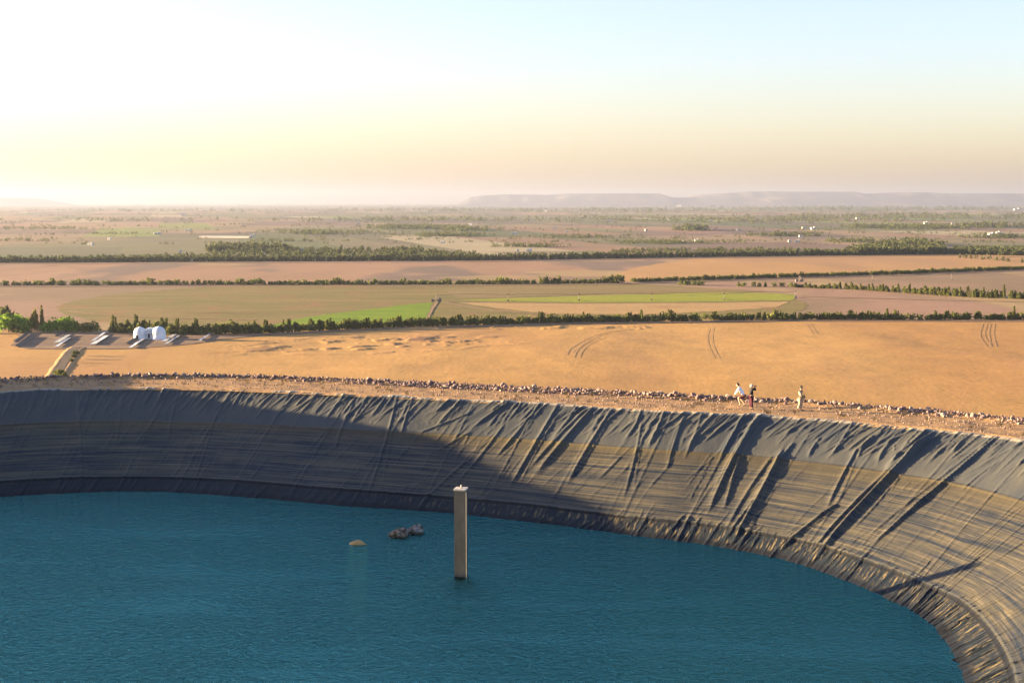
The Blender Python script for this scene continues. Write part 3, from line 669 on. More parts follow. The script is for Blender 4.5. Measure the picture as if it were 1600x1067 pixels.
def patch(poly, n_, h0, h1, w=6):
    xs = [p[0] for p in poly]; ys = [p[1] for p in poly]
    wp = np.array(wpoly(poly)); k = 0
    while k < n_:
        x = random.uniform(wp[:, 0].min(), wp[:, 0].max()); y = random.uniform(wp[:, 1].min(), wp[:, 1].max()); k += 1
        if inpoly(np.array([x]), np.array([y]), [tuple(p) for p in wp])[0]: items.append((x, y, random.uniform(.7, 1.3)*w, random.uniform(h0, h1)))
patch([(330,404),(325,392),(450,391),(620,391),(740,400),(740,406)], 520, 4, 7)
patch([(325,394),(330,388),(445,387),(455,392)], 220, 6, 10, 8)
patch([(620,394),(640,391),(735,402),(740,405)], 120, 5, 8, 7)
patch([(1320,397),(1340,388),(1400,379),(1470,381),(1478,396)], 420, 6, 10, 8)
patch([(1500,398),(1490,391),(1600,392),(1640,398)], 240, 5, 8, 7)
patch([(150,409),(160,403),(330,399),(330,409)], 200, 3, 5)
patch([(950,397),(960,391.5),(1200,389),(1330,393),(1300,397)], 300, 3, 5)
for px in (1500,1508,1516,1524,1536,1546,1558,1566,1575,1598): x, y = G(px, 403+(px-1500)*.08); items.append((x, y, 6, 5))
mass('tree_belt', items, mLd, 46, rg, 'long dark belt of trees with small woods behind it, across the middle distance')
items = []
for px, py, dx, dy, n_, h_ in ((500,365,75,3,160,9),(640,357,70,2,200,12),(720,360,40,2,100,11),(690,369,60,1.5,110,9),(820,386,40,1,50,7),(1080,360,24,.8,60,16),(1040,380,90,2,150,6),(1230,369,60,1,60,10),
     (1440,357,90,2,120,13),(1560,372,60,1,80,9),(930,330,300,3,200,26),(1350,327,260,3,260,34),(700,329,200,2,120,24),(1150,345,240,4,260,16),(1400,340,200,4,240,20),(60,358,90,2,60,9),
     (300,330,300,2,120,22),(40,377,60,1,30,7),(650,345,180,3,140,16),(1330,378,40,1.5,60,8),(1380,356,60,1,90,12),(900,372,80,1,50,8),(450,377,60,.8,40,6),(1545,355,50,2,90,15),(200,345,200,2,60,14),(170,366,50,.6,30,6)):
    for q in range(n_):
        py_ = py+random.gauss(0, 1)*dy*.5; x, y = G(px+random.gauss(0, .55)*dx, max(319.5, py_)); items.append((x, y, h_*random.uniform(.9, 2.6), h_*random.uniform(.5, 1.0)))
for q in range(1900):                                      # scattered trees and orchard blocks among the plots
    py = 318.8+64*random.random()**1.7; px = random.uniform(-60, 1660); 
    if random.random() > .35+.65*px/1600: continue
    x, y = G(px, py); s_ = y/2222*random.uniform(.9, 2.2)
    for j in range(random.choice([1, 1, 2, 4])): items.append((x+j*s_*random.uniform(1.5, 5), y+random.uniform(-8, 8), s_*2.2+2, s_*1.0+2.5))
mass('distant_trees', items, mLd, 26, rg, 'scattered far trees and orchards fading towards the horizon')

# ------------------------------------------------------------------ hills on the horizon
def hills(name, prof, Yd, seed):
    xs = np.arange(prof[0][0], prof[-1][0], 2.0); ty = np.interp(xs, [p[0] for p in prof], [p[1] for p in prof])
    hz = CAMZ+(HOR-ty)*Yd/F; wx_ = (xs-800)/F*Yd; hz = np.maximum(hz, PZ-5)
    n_, m_ = len(xs), 30; V = np.zeros((n_, m_, 3)); u = np.linspace(0, 1, m_)
    prof_u = np.array([0, .05, .10, .16, .22, .30, .38, .45, .52, .60, .70, .80, .90, .97, 1.0]+[1.0]*10+[.8, .5, .2, .05, 0])[:m_]
    for j in range(m_):
        rav = (fbm(wx_/380, np.full(n_, j*.16), 4, seed)-.5)
        V[:, j, 0] = wx_+rav*250
        V[:, j, 1] = Yd-2400+j*170+rav*700*(prof_u[j] < .99)
        V[:, j, 2] = PZ-4+(hz-PZ+4)*np.clip(prof_u[j]+rav*.12*(0 < j < 14), 0, 1)
    V[0, :, 2] = PZ-6; V[-1, :, 2] = PZ-6
    tag(npmesh(name, V.reshape(-1, 3), gridq(n_, m_)[:, ::-1], mH), kind='structure')
mH = mat('hill_rock', (.3,.26,.2), .95, .1); n = N(mH); ps = n.pos(); f = n.noise(n.mapp(ps, (.0009, .0006, .004)), 1, 6, .6)
n.color(n.ramp(f, (.40, (.06,.065,.08)), (.60, (.10,.095,.095)), (.70, (.24,.20,.15))))
hills('hills', [(700,321),(716,318),(735,308),(770,305),(800,304),(865,305),(880,303),(960,302.5),(1030,302.5),(1042,306),(1052,309),(1085,309),(1105,305.5),(1130,302.5),(1150,302.5),(1162,300),(1200,299.5),(1260,300),(1330,300),(1348,303),(1400,302.5),(1422,300.5),(1455,301),(1480,302.5),(1540,302.5),(1600,303),(1720,304),(1900,306)], 23000, 3)
hills('hills', [(-260,308),(-100,307),(0,309),(28,310.5),(44,314.5),(60,317),(75,321)], 27000, 8)

# ------------------------------------------------------------------ haze
mHz = bpy.data.materials.new('haze'); mHz.use_nodes = True; t = mHz.node_tree; t.nodes.remove(t.nodes['Principled BSDF'])
pv = t.nodes.new('ShaderNodeVolumePrincipled'); pv.inputs['Color'].default_value = (.29,.33,.44,1); pv.inputs['Density'].default_value = 5.6e-5; pv.inputs['Anisotropy'].default_value = .35
t.links.new(pv.outputs[0], t.nodes['Material Output'].inputs['Volume'])
hz = MB().box((0, 15000, (PZ-8+340)/2), (70000, 64000, 340-PZ+8)).build('haze', mHz); tag(hz, kind='stuff', label='pale haze over the whole plain', cat='haze')

# ------------------------------------------------------------------ solar rows
mPV = mat('solar_glass', (.5,.5,.5), .16, .6); n = N(mPV)
br = n.n('ShaderNodeTexBrick'); n.l(n.mapp(n.coord('Object'), (1, 1, 1)), br.inputs[0]); br.inputs['Scale'].default_value = 1; br.offset = 0
br.inputs['Color1'].default_value = (.50,.50,.47,1); br.inputs['Color2'].default_value = (.56,.55,.52,1); br.inputs['Mortar'].default_value = (.5,.5,.5,1); br.inputs['Mortar Size'].default_value = .03
n.color(br.outputs[0])
mAl = simple('galvanised_steel', (.55,.53,.50), .1, 2, .45, metal=.3); mAd = simple('rusty_steel', (.10,.07,.05), .3, 2, .8)
def solar_row(p0, p1, w, tilt, label, dark=False):
    a = Vector((*G(p0[0], p0[1], PZ+.6), 0)); b = Vector((*G(p1[0], p1[1], PZ+.6), 0)); d = b-a; ln = d.length
    root = empty('solar_row', (*((a+b)/2).xy, PZ), math.atan2(d.y, d.x)-math.pi/2); tag(root, label, 'solar panels', 'rows of solar panels in front of the domed huts')
    # panel table: long axis = local y, tilted about it
    ct, st = math.cos(tilt), math.sin(tilt); T_ = Matrix.Rotation(tilt, 4, 'Y')
    def sl(mb, name, m): 
        mb.v = [tuple(Matrix.Translation((0, 0, .6)) @ (T_ @ Vector(v_))) for v_ in mb.v]; return mb.build(name, m, root)
    sl(MB().box((0, 0, 0), (w, ln, .06)), 'panel', mAd if dark else mPV)
    f = MB(); f.box((w/2+.04, 0, .0), (.08, ln+.1, .16)); f.box((-w/2-.04, 0, .0), (.08, ln+.1, .16)); f.box((0, ln/2+.03, 0), (w, .06, .16)); f.box((0, -ln/2-.03, 0), (w, .06, .16))
    sl(f, 'frame', mAd if dark else mAl)
    k = max(3, int(ln/7))
    for i in range(k): MB().tube((0, -ln/2+ln*(i+.5)/k, -.2), (0, -ln/2+ln*(i+.5)/k, .5), .09, n=6).build('post', mAd if dark else mAl, root)
for p0, p1, w, tl, lab, dk in [((25,534),(48,517),1.3,.45,'dark bare row farthest left, behind the paler one',True),((27,541),(52,525),1.6,.5,'brown bare frame row nearest the left edge',True),
  ((88,525),(110,514),1.4,.4,'dark row against the bushes behind the first bright pair',True),((88,535),(107,523),2.3,-.10,'broad bright white row of the first pair from the left',False),((88,541.5),(108,527.5),1.3,-.06,'narrow bright row just in front of the first broad one',False),
  ((145,532),(164,519),1.2,-.05,'narrow bright row behind the second broad one',False),((145,537.5),(166,524.5),2.4,-.10,'broad bright row of the second pair from the left',False),
  ((203,543),(224,529),1.3,-.06,'narrow bright row in front of the left domed hut',False),((200,537),(216,527),1.5,.45,'dark row beside the left domed hut',True),
  ((256,533),(275,520.5),2.2,-.10,'broad bright row just right of the right domed hut',False),((259,537),(279,524),1.3,-.06,'narrow bright row second right of the domed huts',False),
  ((312,532),(330,520),1.2,-.06,'lone narrow bright row farthest right',False)]:
    solar_row(p0, p1, w, tl, lab, dk)

# ------------------------------------------------------------------ domed huts
mWh = simple('whitewash', (.60,.64,.66), .06, .8, .85, .1); mDo = mat('dark_opening', (.02,.02,.022), .5)
def domed(px, py, r, h, lab):
    x, y = G(px, py); root = empty('domed_hut', (x, y, PZ)); tag(root, lab, 'hut', 'white domed huts')
    mb = MB(); mb.lathe([(r*1.03, -.3), (r*1.03, .25), (r, .3), (r, h)], n=40); mb.build('wall', mWh, root, True)
    mb = MB(); mb.lathe([(r*1.02, h), (r*1.02, h+.12), (r*.97, h+.2)]+[(r*.97*math.cos(t), h+.2+r*.86*math.sin(t)) for t in np.linspace(.08, 1.54, 12)]+[(.05, h+.2+r*.87), (.05, h+.4+r*.87), (0, h+.4+r*.87)], n=40); mb.build('dome', mWh, root, True)
    return root
d1 = domed(219, 530, 2.75, 2.9, 'left white domed hut, partly behind a dark solar row')
d2 = domed(248.5, 530.5, 2.95, 3.1, 'right white domed hut, the larger one with clear wall')
MB().box((-.6, -2.92, 1.0), (1.0, .1, 2.0)).build('door', mDo, d1)
MB().box((-2.0, -2.2, 2.6), (.6, .3, .7), -.7).build('window', mDo, d2)
x, y = G(235, 529.5); b_ = empty('flat_hut', (x, y, PZ)); tag(b_, 'small flat roofed white block between the two domed huts', 'hut')
MB().box((0, 0, 1.9), (4.2, 4.2, 3.8)).build('wall', mWh, b_); r_ = MB().box((0, 0, 4.0), (4.6, 4.6, .2)).build('roof', mWh, b_); MB().box((0, .5, 4.5), (2.6, 2.4, .8)).build('parapet', mWh, r_)
MB().box((-.1, -2.12, 1.6), (1.0, .08, 1.9)).build('door', mDo, b_); MB().box((-1.55, -2.12, 2.1), (.5, .08, 1.0)).build('window', mDo, b_); MB().box((1.4, -2.12, 2.2), (.8, .08, .7)).build('window', mDo, b_)

# ------------------------------------------------------------------ irrigation pivots
mSt = simple('dull_steel', (.16,.13,.11), .2, 2, .7); mTy = mat('tyre', (.02,.02,.02), .9)
def pivot(cpx, ends, lab):
    c = G(*cpx); root = empty('irrigation_pivot', (c[0], c[1], PZ)); tag(root, lab, 'irrigator')
    ct = MB()
    for sx in (-1, 1):
        for sy in (-1, 1): ct.tube((sx*1.6, sy*1.6, 0), (sx*.3, sy*.3, 4.2), .09, n=5)
    ct.tube((0, 0, 0), (0, 0, 4.4), .14, n=6); ct.box((1.4, .6, 1.2), (2.2, 1.6, 2.2)); ct.box((-2.4, .2, .8), (2.0, 2.4, 1.6)); ct.build('centre_tower', mSt, root)
    prev = Vector((0, 0, 4.1))
    for e in ends:
        w = G(*e); q = Vector((w[0]-c[0], w[1]-c[1], 0)); top = q+Vector((0, 0, 3.9))
        tw = MB(); tw.tube(q+Vector((-.3, -2.2, .5)), top, .11, n=5); tw.tube(q+Vector((.3, 2.2, .5)), top, .11, n=5); tw.tube(q+Vector((-.3, -2.3, .6)), q+Vector((.3, 2.3, .6)), .12, n=5); tw.box(q+Vector((0, 0, 4.3)), (.9, .5, .6))
        to = tw.build('drive_tower', mSt, root)
        for s_ in (-1, 1): MB().tube(q+Vector((s_*.3-.2, s_*2.3, .6)), q+Vector((s_*.3+.2, s_*2.3, .6)), .62, n=12).build('wheel', mTy, to)
        pp = MB(); N_ = 8
        for k in range(N_):
            f0, f1 = k/N_, (k+1)/N_; a = prev.lerp(top, f0)+Vector((0, 0, .5*math.sin(f0*math.pi))); b = prev.lerp(top, f1)+Vector((0, 0, .5*math.sin(f1*math.pi))); pp.tube(a, b, .09, n=5, cap=False)
        a0 = prev+Vector((0, 0, -.3)); b0 = top+Vector((0, 0, -.3)); m0 = (a0+b0)/2+Vector((0, 0, -.9)); pp.tube(a0, m0, .03, n=4); pp.tube(m0, b0, .03, n=4)
        pp.build('span_pipe', mSt, root); prev = top
pivot((683,471.5), [(794,470.5),(905,470),(1018,469.5),(1131,469),(1242,465.5)], 'long wheeled irrigation boom across the pale green crop strip')
pivot((1250,440), [(1363,438.5),(1487,437),(1610,435.5)], 'wheeled irrigation boom in the right field between two slanting tree rows')

# ------------------------------------------------------------------ far buildings
mB1 = simple('limewash', (.50,.48,.43), .05, .05, .9); mB2 = simple('mud_plaster', (.5,.42,.32), .1, .05, .9); mRf = simple('flat_roof', (.55,.5,.42), .1, .05, .9)
BL = [(286,336.5,7,'tiny white house alone, high on the left plain'),(294,361.5,10,'white house above the bright strip, right of the larger one at the left'),(246,366.5,12,'larger white house at the left end of the bright green strip'),
 (142,383.5,8,'white house farthest left, below the dark soil patch'),(171,375,5,'small pale house up and right of the farthest left house'),(395,369.5,8,'white house at the right end of the long pale greenhouse'),(282,394.5,4,'tiny white hut just behind the left tree belt'),
 (691,380.5,7,'pale house right of the long wood, near middle'),(852,331,6,'small far white house above the middle of the plain'),(952,346.5,6,'white house alone right of the middle, far off'),(867,357.5,5,'pale small house above the row of three near the middle'),
 (804,366,9,'long white house at the middle of the plain'),(886,363.5,4,'tiny house right of the long white one'),(1112,345.5,6,'white house far behind the orange field'),(1154,360.5,5,'pale house below and right of the one behind the orange field'),
 (1089,377.5,7,'white house on bare ground behind the tree belt, centre right'),(1069,379.5,4,'small hut left of the white house on bare ground'),(809,393.5,4,'white hut just above the tree belt at the middle'),(827,393.5,8,'low pale shed just above the tree belt at the middle'),
 (1061,323.5,7,'very far pale house under the gap in the hills'),(1447,350,7,'bright white house far off, above the right wood'),(1419,355.5,6,'pale house down left of the bright far one'),(1489,351,5,'small pale house right of the bright far one'),
 (1256,357.5,6,'left one of two white houses side by side, right part of plain'),(1271,358.5,8,'right one of two white houses side by side, right part of plain'),(1251,370.5,5,'little white house below the two side by side'),(1246,378.5,8,'white house above the tree belt left of the right wood'),
 (1234,378.5,5,'small white hut left of the house above the tree belt'),(1549,367.5,9,'long low white house near the right edge'),(1560,365.5,7,'taller white house behind the long low one near the right edge'),(1471,384,9,'white house among the trees at the right wood'),
 (1461,384,5,'small white hut beside the house in the right wood'),(1436,382.5,6,'pale hut inside the right wood'),(1590,329,11,'large bright building very far off at the right edge'),(380,352,4,'tiny pale hut on the far left plain'),(560,349,5,'tiny pale hut above the long wood'),
 (1340,343,5,'tiny white hut halfway between two far groups on the right'),(1010,361,5,'tiny white hut left of the dark tree clump'),(735,352,5,'tiny white hut above the pale sandy plots')]
for k, (px, py, wp, lab) in enumerate(BL):
    x, y = G(px, py); u = y/F; w = wp*u; h = max(3.0, min(2.6*u, w*.55)); d = w*.7
    root = empty('house', (x, y, PZ), random.uniform(-.3, .3)); tag(root, lab, 'house', 'small far houses on the plain')
    MB().box((0, 0, h/2-.2), (w, d, h+.4)).build('wall', mB1 if k % 4 else mB1, root)
    r_ = MB().box((0, 0, h+.22), (w*1.03, d*1.03, .3)).build('roof', mRf, root)
    if wp >= 7: MB().box((w*.2, 0, h+.37+h*.2), (w*.3, d*.6, h*.4)).build('parapet', mB1, r_)
    MB().box((-w*.15, -d/2-.05, h*.35), (w*.12, .1, h*.7)).build('door', mDo, root)
    MB().box((w*.2, -d/2-.05, h*.6), (w*.13, .1, h*.3)).build('window', mDo, root)
# long plastic greenhouse
a = G(313, 371.5); b = G(392, 372); x, y = (a[0]+b[0])/2, (a[1]+b[1])/2; ln = math.dist(a, b)
gr = empty('greenhouse', (x, y, PZ), math.atan2(b[1]-a[1], b[0]-a[0])); tag(gr, 'long low pale greenhouse tunnel on the left plain', 'greenhouse')
V = [(sx*ln/2, 8*math.cos(t), 3.2*math.sin(t)) for sx in (-1, 1) for t in np.linspace(0, math.pi, 13)]; mesh('cover', V, [(k, k+1, 14+k, 13+k) for k in range(12)], mB2, gr, True)
for sx in (-1, 1): MB().box((sx*(ln/2+.2), 0, 1.5), (.2, 12, 3.2)).build('end_wall', mB2, gr)
# thin far masts
for px, py, h_, lab in ((1532,341,22,'thin far mast standing near the right edge of the plain'),(44,340,14,'faint thin far mast on the left plain')):
    x, y = G(px, py); mb = MB().tube((0, 0, -1), (0, 0, h_*2), .8, .35, 6); mb.box((0, 0, h_*1.6), (5, .6, .6)); o = mb.build('mast', mSt, loc=(x, y, PZ)); tag(o, lab, 'mast')

# ------------------------------------------------------------------ pillar and things in the water
mCo = mat('weathered_concrete', (.2,.18,.14), .9, .2); n = N(mCo); ob = n.coord('Object')
f = n.noise(n.mapp(ob, (2.5, 2.5, .9)), 1, 6, .65); g = n.noise(n.mapp(ob, (9, 9, .6)), 1, 4, .6); sp = n.n('ShaderNodeSeparateXYZ'); n.l(ob, sp.inputs[0])
c = n.mix(n.ramp(f, (.35, 0), (.65, 1)), (.066,.062,.050), (.105,.098,.080)); c = n.mix(n.ramp(g, (.5, 0), (.75, .2)), c, (.035,.031,.022))
c = n.mix(n.ramp(sp.outputs[2], (.0, 1), (.12, .0)), c, (.012,.012,.012)); n.color(c); n.bump(f, .25, .03)
mCl = simple('pale_concrete', (.42,.39,.33), .12, 5, .8, .2)
mCr = simple('grey_pipe', (.30,.27,.22), .1, 5, .7)
pc = Vector((*G(720.5, 900, WZ), WZ)); pil = empty('concrete_pillar', pc, R(-11)); tag(pil, 'square grey brown concrete pillar standing in the water', 'pillar')
top_z = 4.72
MB().box((0, 0, (top_z-2)/2), (.60, .62, top_z+2)).build('shaft', mCo, pil)
MB().box((0, 0, top_z+.045), (.65, .68, .09)).build('cap', mCl, pil)
mb = MB().tube((.02, 0, top_z+.09), (.02, 0, top_z+.26), .035, n=8); mb.box((.02, 0, top_z+.12), (.14, .14, .05)); mb.build('bolt', mCl, pil)
MB().tube((.36, -.30, -1.5), (.36, -.30, top_z-.05), .016, n=8).build('rail', mCr, pil)
br_ = MB()
for k in range(5): br_.box((.33, -.29, .6+k*.95), (.07, .05, .05))
br_.build('bracket', mSt, pil)
for k in range(4): MB().box((0, 0, .75+k*1.05), (.608, .628, .015)).build('casting_joint', mCo, pil)

mSk = mat('weathered_sacking', (.25,.19,.12), .9, .2); n = N(mSk); f = n.noise(n.mapp(n.coord('Object'), (2.5, 6, 6)), 1, 5, .6)
n.color(n.ramp(f, (.38, (.035,.026,.018)), (.5, (.12,.085,.055)), (.64, (.30,.24,.18)))); n.bump(f, .6, .06)
mSkg = mat('grey_sacking', (.3,.3,.3), .9, .2); n = N(mSkg); f = n.noise(n.mapp(n.coord('Object'), (2, 7, 6)), 1, 5, .6)
n.color(n.ramp(f, (.38, (.03,.026,.022)), (.5, (.12,.10,.08)), (.64, (.30,.27,.24)))); n.bump(f, .6, .06)
def bale(px, py, ln, r, rz, m, lab, seed):
    x, y = G(px, py, WZ); n_, k = 26, 22; V = []
    for i in range(n_):
        u = i/(n_-1); rr_ = r*(.35+.65*min(1, u*2.0))*(1-.55*max(0, u-.9)/.1)*(1+.06*math.sin(u*26))
        for j in range(k):
            t = 2*math.pi*j/k; q = rr_*(1+.03*(float(vnoise(np.array([u*6+seed]), np.array([math.cos(t)*1.5+math.sin(t)*2.1+5]), seed)[0])-.5)*2)
            V.append(((u-.5)*ln, q*math.cos(t), q*math.sin(t)*.92))
    Fc = [(i*k+j, i*k+(j+1) % k, (i+1)*k+(j+1) % k, (i+1)*k+j) for i in range(n_-1) for j in range(k)]+[list(range(k))[::-1], [(n_-1)*k+j for j in range(k)]]
    o = mesh('bale', V, Fc, m, None, True, (x, y, WZ+r*.35)); o.rotation_euler = (R(8), R(-6), rz); tag(o, lab, 'bale'); 
    st = MB()
    for q in (-.22, .02, .24): st.lathe([(r*1.0, -.02), (r*1.04, 0), (r*1.0, .02)], n=22); 
    return o
bale(622, 838, 1.15, .40, .05, mSk, 'brown lumpy wrapped bale floating nearer, at the left of the two', 3)
bale(648, 833, 1.10, .40, .25, mSkg, 'greyer wrapped bale floating behind the brown one', 9)
# curved scrap of board afloat
x, y = G(561, 850, WZ); V = []; n_ = 16
for i in range(n_):
    u = i/(n_-1); xx = (u-.5)*1.25; z = .26*math.sin(u*math.pi)**.8-.05-.12*u; w = .30*math.sin(min(1, u*1.15+.1)*math.pi)**.6+.03 if u < .9 else .06
    for sy, dz in ((-1, -.03), (-.3, .05), (.3, .05), (1, -.03)): V.append((xx, sy*w, z+dz))
    for sy in (1, -1): V.append((xx, sy*w*.9, z-.10))
Fc = [(i*6+j, i*6+(j+1) % 6, (i+1)*6+(j+1) % 6, (i+1)*6+j) for i in range(n_-1) for j in range(6)]+[tuple(range(6))[::-1], tuple((n_-1)*6+j for j in range(6))]
o = mesh('float_scrap', V, Fc, simple('tan_plank', (.42,.25,.09), .25, 4, .8, .3), None, True, (x, y, WZ)); o.rotation_euler = (R(14), 0, R(-12)); tag(o, 'tan curved scrap floating left of the wrapped bales', 'scrap')  # tan base colour with mottling

# ------------------------------------------------------------------ people
def skin(name, joints, edges, mat_, parent, root=0, sub=2):
    me = bpy.data.meshes.new(name); me.from_pydata([j[0] for j in joints], edges, []); me.update(); me.materials.append(mat_)
    o = bpy.data.objects.new(name, me); COL.objects.link(o); o.parent = parent
    md = o.modifiers.new('skin', 'SKIN'); md.use_smooth_shade = True
    if not me.skin_vertices: 
        raise RuntimeError('no skin layer')
    sv_ = me.skin_vertices[0].data
    for i, j in enumerate(joints):
        r = j[1]; sv_[i].radius = r if isinstance(r, tuple) else (r, r); sv_[i].use_root = (i == root)
    ss = o.modifiers.new('smooth', 'SUBSURF'); ss.levels = sub; ss.render_levels = sub
    return o
mSkin = simple('skin', (.42,.26,.17), .06, 6, .6); mHair = simple('hair', (.02,.014,.010), .2, 30, .6)
mBlk = simple('black_cloth', (.012,.012,.014), .2, 12, .9); mMar = simple('maroon_cloth', (.045,.006,.018), .2, 12, .9); mWhs = simple('white_cloth', (.72,.74,.78), .05, 10, .85)
mBei = simple('beige_cloth', (.34,.27,.20), .08, 10, .85); mBro = simple('brown_cloth', (.07,.025,.02), .2, 12, .9); mShoe = simple('shoe', (.05,.035,.03), .2, 20, .7); mLil = simple('mauve_cloth', (.20,.14,.14), .1, 10, .85)
def hand(J, Ed, wi, wrist, d, side, curl=.5):
    """palm and five fingers continuing from wrist vertex wi"""
    d = Vector(d).normalized(); up = Vector((0, 0, 1)); lat = d.cross(up); lat = lat.normalized() if lat.length > .1 else Vector((0, 1, 0)); nn = lat.cross(d).normalized()
    pal = Vector(wrist)+d*.05; J.append((tuple(pal), (.034, .018))); pi = len(J)-1; Ed.append((wi, pi))
    for k, (o_, l_) in enumerate(((-.028, .065), (-.009, .075), (.010, .070), (.028, .055))):
        a = pal+d*.045+lat*o_; J.append((tuple(a), .010)); ai = len(J)-1; Ed.append((pi, ai))
        b = a+d*l_*.5-nn*l_*curl*.25; J.append((tuple(b), .009)); Ed.append((ai, ai+1)); c = b+d*l_*.3-nn*l_*curl*.45; J.append((tuple(c), .007)); Ed.append((ai+1, ai+2))
    a = pal-lat*.035*side+d*.01; J.append((tuple(a), .011)); ai = len(J)-1; Ed.append((pi, ai)); J.append((tuple(a-lat*.02*side+d*.035), .009)); Ed.append((ai, ai+1))
def person(loc, rz, K, label, top_m, leg_m, foot_m, hair_long=False, hat=None, sleeves=True, shorts=False, flare=1.0, bulk=1.0, height=1.0):
    """K: joint positions in the figure's own frame (x forward, y left, z up)"""
    root = empty('person', loc, rz); root.scale = (height,)*3; tag(root, label, 'person')
    k = {a: Vector(b) for a, b in K.items()}
    J = []; Ed = []
    def add(p, r, par=None): J.append((tuple(p), r)); i = len(J)-1; (Ed.append((par, i)) if par is not None else None); return i
    pel = add(k['pelvis'], (.125, .10)); wa = add(k['pelvis'].lerp(k['chest'], .5), (.115, .085), pel); ch = add(k['chest'], (.14, .10), wa); nk = add(k['neck'], .055, ch); 
    hb = add(k['neck'].lerp(k['head'], .45), .056, nk)
    for s_, n_ in ((1, 'l'), (-1, 'r')):
        sh = add(k['sh_'+n_], .055, ch); el_ = add(k['el_'+n_], .040, sh); wr_ = add(k['wr_'+n_], .026, el_)
        hand(J, Ed, wr_, k['wr_'+n_], k['wr_'+n_]-k['el_'+n_], s_)
        hp = add(k['pelvis']+Vector((0, s_*.09, -.05)), .09, pel); kn = add(k['kn_'+n_], .06, hp); an = add(k['an_'+n_], .04, kn)
        t_ = add(k['an_'+n_]+Vector((.06, 0, -.05)), .038, an); add(k['an_'+n_]+Vector((.16, s_*.01, -.06)), .032, t_)
    body = skin('body', J, Ed, mSkin, root)
    # head with a face, joined to the neck
    hd = MB(); c = k['head']; fw = k.get('look', Vector((1, 0, 0))).normalized(); lf = Vector((0, 0, 1)).cross(fw).normalized(); up = fw.cross(lf)
    V = []; F_ = []; n1, n2 = 16, 20
    for i in range(n1+1):
        th = math.pi*i/n1
        for j in range(n2):
            ph = 2*math.pi*j/n2; X_, Y_, Z_ = math.sin(th)*math.cos(ph), math.sin(th)*math.sin(ph), math.cos(th)
            x_ = .098*X_; y_ = .076*Y_*(1-.22*max(0, -Z_)); z_ = .118*Z_
            if X_ > .55: x_ += .012*math.exp(-((Y_)/.16)**2-((Z_+.1)/.22)**2)*1.6; x_ -= .008*(math.exp(-((abs(Y_)-.33)/.12)**2-((Z_-.08)/.12)**2)); x_ -= .004*math.exp(-(Y_/.3)**2-((Z_+.48)/.06)**2)
            V.append(tuple(c+fw*x_+lf*y_+up*z_))
    for i in range(n1):
        for j in range(n2): F_.append((i*n2+j, (i+1)*n2+j, (i+1)*n2+(j+1) % n2, i*n2+(j+1) % n2))
    hd.v, hd.f = V, F_
    for s_ in (-1, 1): hd.tube(c+lf*s_*.070-up*.01-fw*.012, c+lf*s_*.090-up*.005-fw*.016, .026, .018, 8)
    h_ = hd.build('head', mSkin, root, True)
    ey = MB()
    for s_ in (-1, 1): q = c+fw*.083+lf*s_*.031+up*.008; ey.tube(q, q+fw*.009, .011, .008, 8)
    ey.build('eye', mHair, h_, True); mo = MB(); q = c+fw*.082-up*.055; mo.box(q, (.016, .042, .010)); mo.build('mouth', mBro, h_)
    # hair: a shell over the crown and back
    hv = []; hf = []; n1 = 9
    for i in range(n1+1):
        th = math.pi*(.62 if not hair_long else .8)*i/n1
        for j in range(n2):
            ph = 2*math.pi*j/n2; X_, Y_, Z_ = math.sin(th)*math.cos(ph), math.sin(th)*math.sin(ph), math.cos(th)
            cut = max(Z_, .42) if X_ > .2 else Z_; hv.append(tuple(c-fw*.010+fw*.108*X_*(1 if X_ < .2 or Z_ > .4 else .75)+lf*.089*Y_+up*(.130*cut+.004)))
    for i in range(n1):
        for j in range(n2): hf.append((i*n2+j, (i+1)*n2+j, (i+1)*n2+(j+1) % n2, i*n2+(j+1) % n2))
    ha = mesh('hair', hv, hf, mHair if not hat else hat, root, True); so = ha.modifiers.new('thick', 'SOLIDIFY'); so.thickness = .02; so.offset = 0
    # shirt
    J = []; Ed = []
    pel = add(k['pelvis']+Vector((0, 0, -.06)), (.16*bulk, .135*bulk)); wa = add(k['pelvis'].lerp(k['chest'], .45), (.155*bulk, .125*bulk), pel); ch = add(k['chest'], (.175, .135), wa); add(k['chest'].lerp(k['neck'], .72), (.085, .075), ch)
    for s_, n_ in ((1, 'l'), (-1, 'r')):
        sh = add(k['sh_'+n_], .078, ch); e_ = add(k['sh_'+n_].lerp(k['el_'+n_], 1.0 if sleeves else .75), .060, sh)
        if sleeves: add(k['el_'+n_].lerp(k['wr_'+n_], .85), .046, e_)
    skin('shirt', J, Ed, top_m, root)
    J = []; Ed = []
    pel = add(k['pelvis'], (.15, .125))
    for s_, n_ in ((1, 'l'), (-1, 'r')):
        hp = add(k['pelvis']+Vector((0, s_*.09, -.06)), .115, pel); kn = add(k['kn_'+n_], .085*flare, hp)
        if not shorts: add(k['kn_'+n_].lerp(k['an_'+n_], .93), .075*flare, kn)
    skin('trousers', J, Ed, leg_m, root)
    for s_, n_ in ((1, 'l'), (-1, 'r')):
        a = k['an_'+n_]; skin('shoe', [(tuple(a+Vector((-.05, 0, -.045))), (.042, .04)), (tuple(a+Vector((.07, 0, -.055))), (.044, .035)), (tuple(a+Vector((.17, s_*.01, -.06))), (.036, .028))], [(0, 1), (1, 2)], foot_m, root)
    return root
def gz(px, py): x, y = G(px, py, 0.0); return (x, y, 0.0)
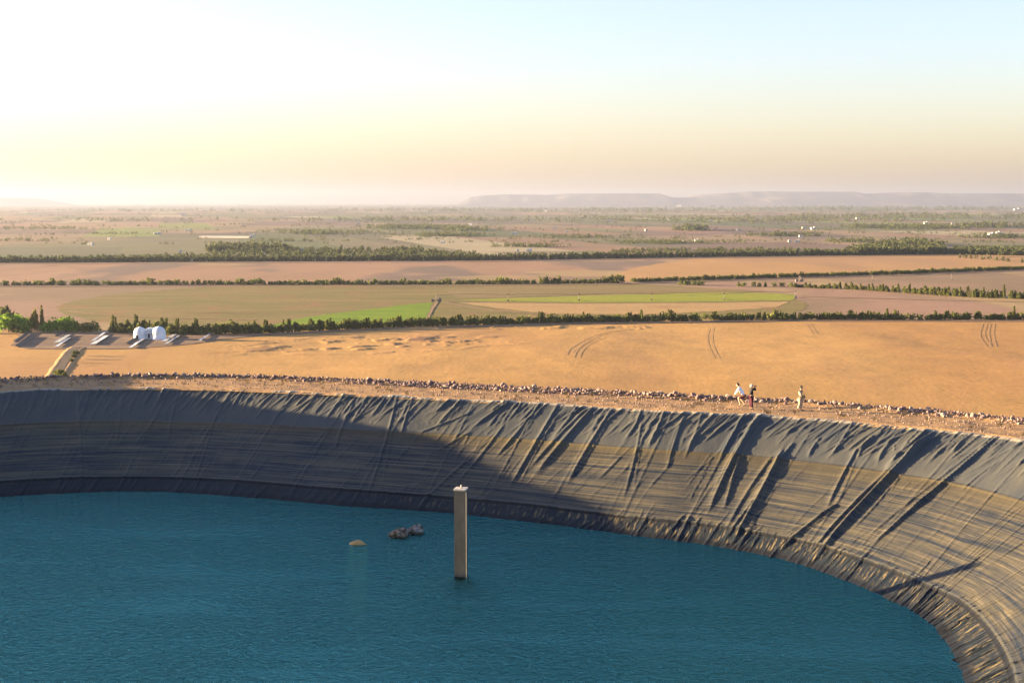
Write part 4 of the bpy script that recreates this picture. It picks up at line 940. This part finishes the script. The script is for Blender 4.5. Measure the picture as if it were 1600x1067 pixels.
# the photographer: upright, both hands raised to the face, looking right
p2 = person(gz(1173.5, 639.5), R(8), dict(pelvis=(0,0,.93), chest=(0,0,1.27), neck=(0,0,1.46), head=(.02,0,1.60), sh_l=(0,.17,1.41), sh_r=(0,-.17,1.41), el_l=(.27,.22,1.36), el_r=(.27,-.20,1.36),
    wr_l=(.20,.08,1.56), wr_r=(.20,-.08,1.56), kn_l=(.02,.10,.50), kn_r=(.03,-.10,.50), an_l=(-.02,.10,.10), an_r=(.01,-.10,.10)),
    'standing person in black top and maroon trousers holding both hands up to the face', mBlk, mMar, mShoe, hat=simple('pale_scarf', (.62,.45,.38), .1, 10, .8), flare=1.15, height=1.0)
# the one bending forward in white
p1 = person(gz(1157, 634), R(160), dict(pelvis=(-.18,0,.72), chest=(.03,0,1.06), neck=(.13,0,1.22), head=(.20,0,1.36), sh_l=(.08,.18,1.16), sh_r=(.08,-.18,1.16), el_l=(.24,.22,.92), el_r=(.24,-.22,.92),
    wr_l=(.36,.12,.74), wr_r=(.36,-.12,.74), kn_l=(.12,.12,.50), kn_r=(.02,-.12,.47), an_l=(-.02,.12,.10), an_r=(-.26,-.12,.10), look=(1,0,-.3)),
    'person in white shirt and dark brown shorts bending forward on the crest road', mWhs, mBro, mShoe, sleeves=True, shorts=True, bulk=1.15, height=1.07)
# the walking one in beige
p3 = person(gz(1250, 641.5), R(-25), dict(pelvis=(0,0,.92), chest=(.02,0,1.26), neck=(.03,0,1.45), head=(.06,0,1.60), sh_l=(.0,.17,1.40), sh_r=(.0,-.17,1.40), el_l=(-.03,.22,1.14), el_r=(.08,-.21,1.12),
    wr_l=(.12,.20,.95), wr_r=(.25,-.14,.98), kn_l=(.08,.09,.50), kn_r=(.00,-.09,.50), an_l=(.04,.09,.11), an_r=(-.12,-.09,.11)),
    'person with dark hair in light beige clothes walking with a dark shoulder bag', mBei, mBei, mShoe, flare=1.1, bulk=.95, height=.99)
# what they carry
c = Vector(gz(1173.5, 639.5)); cr = empty('camera', c+Vector((.235, .035, 1.58)), R(8)); tag(cr, 'small dark camera held up by the person in black', 'camera')
MB().box((0, 0, 0), (.06, .13, .085)).build('camera_body', mBlk, cr); MB().tube((.03, 0, 0), (.12, 0, 0), .035, n=16).build('camera_lens', mBlk, cr, True)
c = Vector(gz(1250, 641.5)); bgx = empty('shoulder_bag', c+Vector((.16, -.24, .98)), R(-25)); tag(bgx, 'dark bag hanging in front of the person in beige', 'bag')
MB().box((0, 0, 0), (.26, .14, .22), taper=.85).build('bag_body', mBlk, bgx)
sb = MB(); q = [Vector((-.10, .0, .10)), Vector((-.14, .05, .28)), Vector((-.14, .16, .44)), Vector((-.16, .28, .44)), Vector((-.1, .3, .2)), Vector((.08, .06, .10))]
for a, b in zip(q[:-1], q[1:]): sb.tube(a, b, .012, n=6)
sb.build('strap', mBlk, bgx)
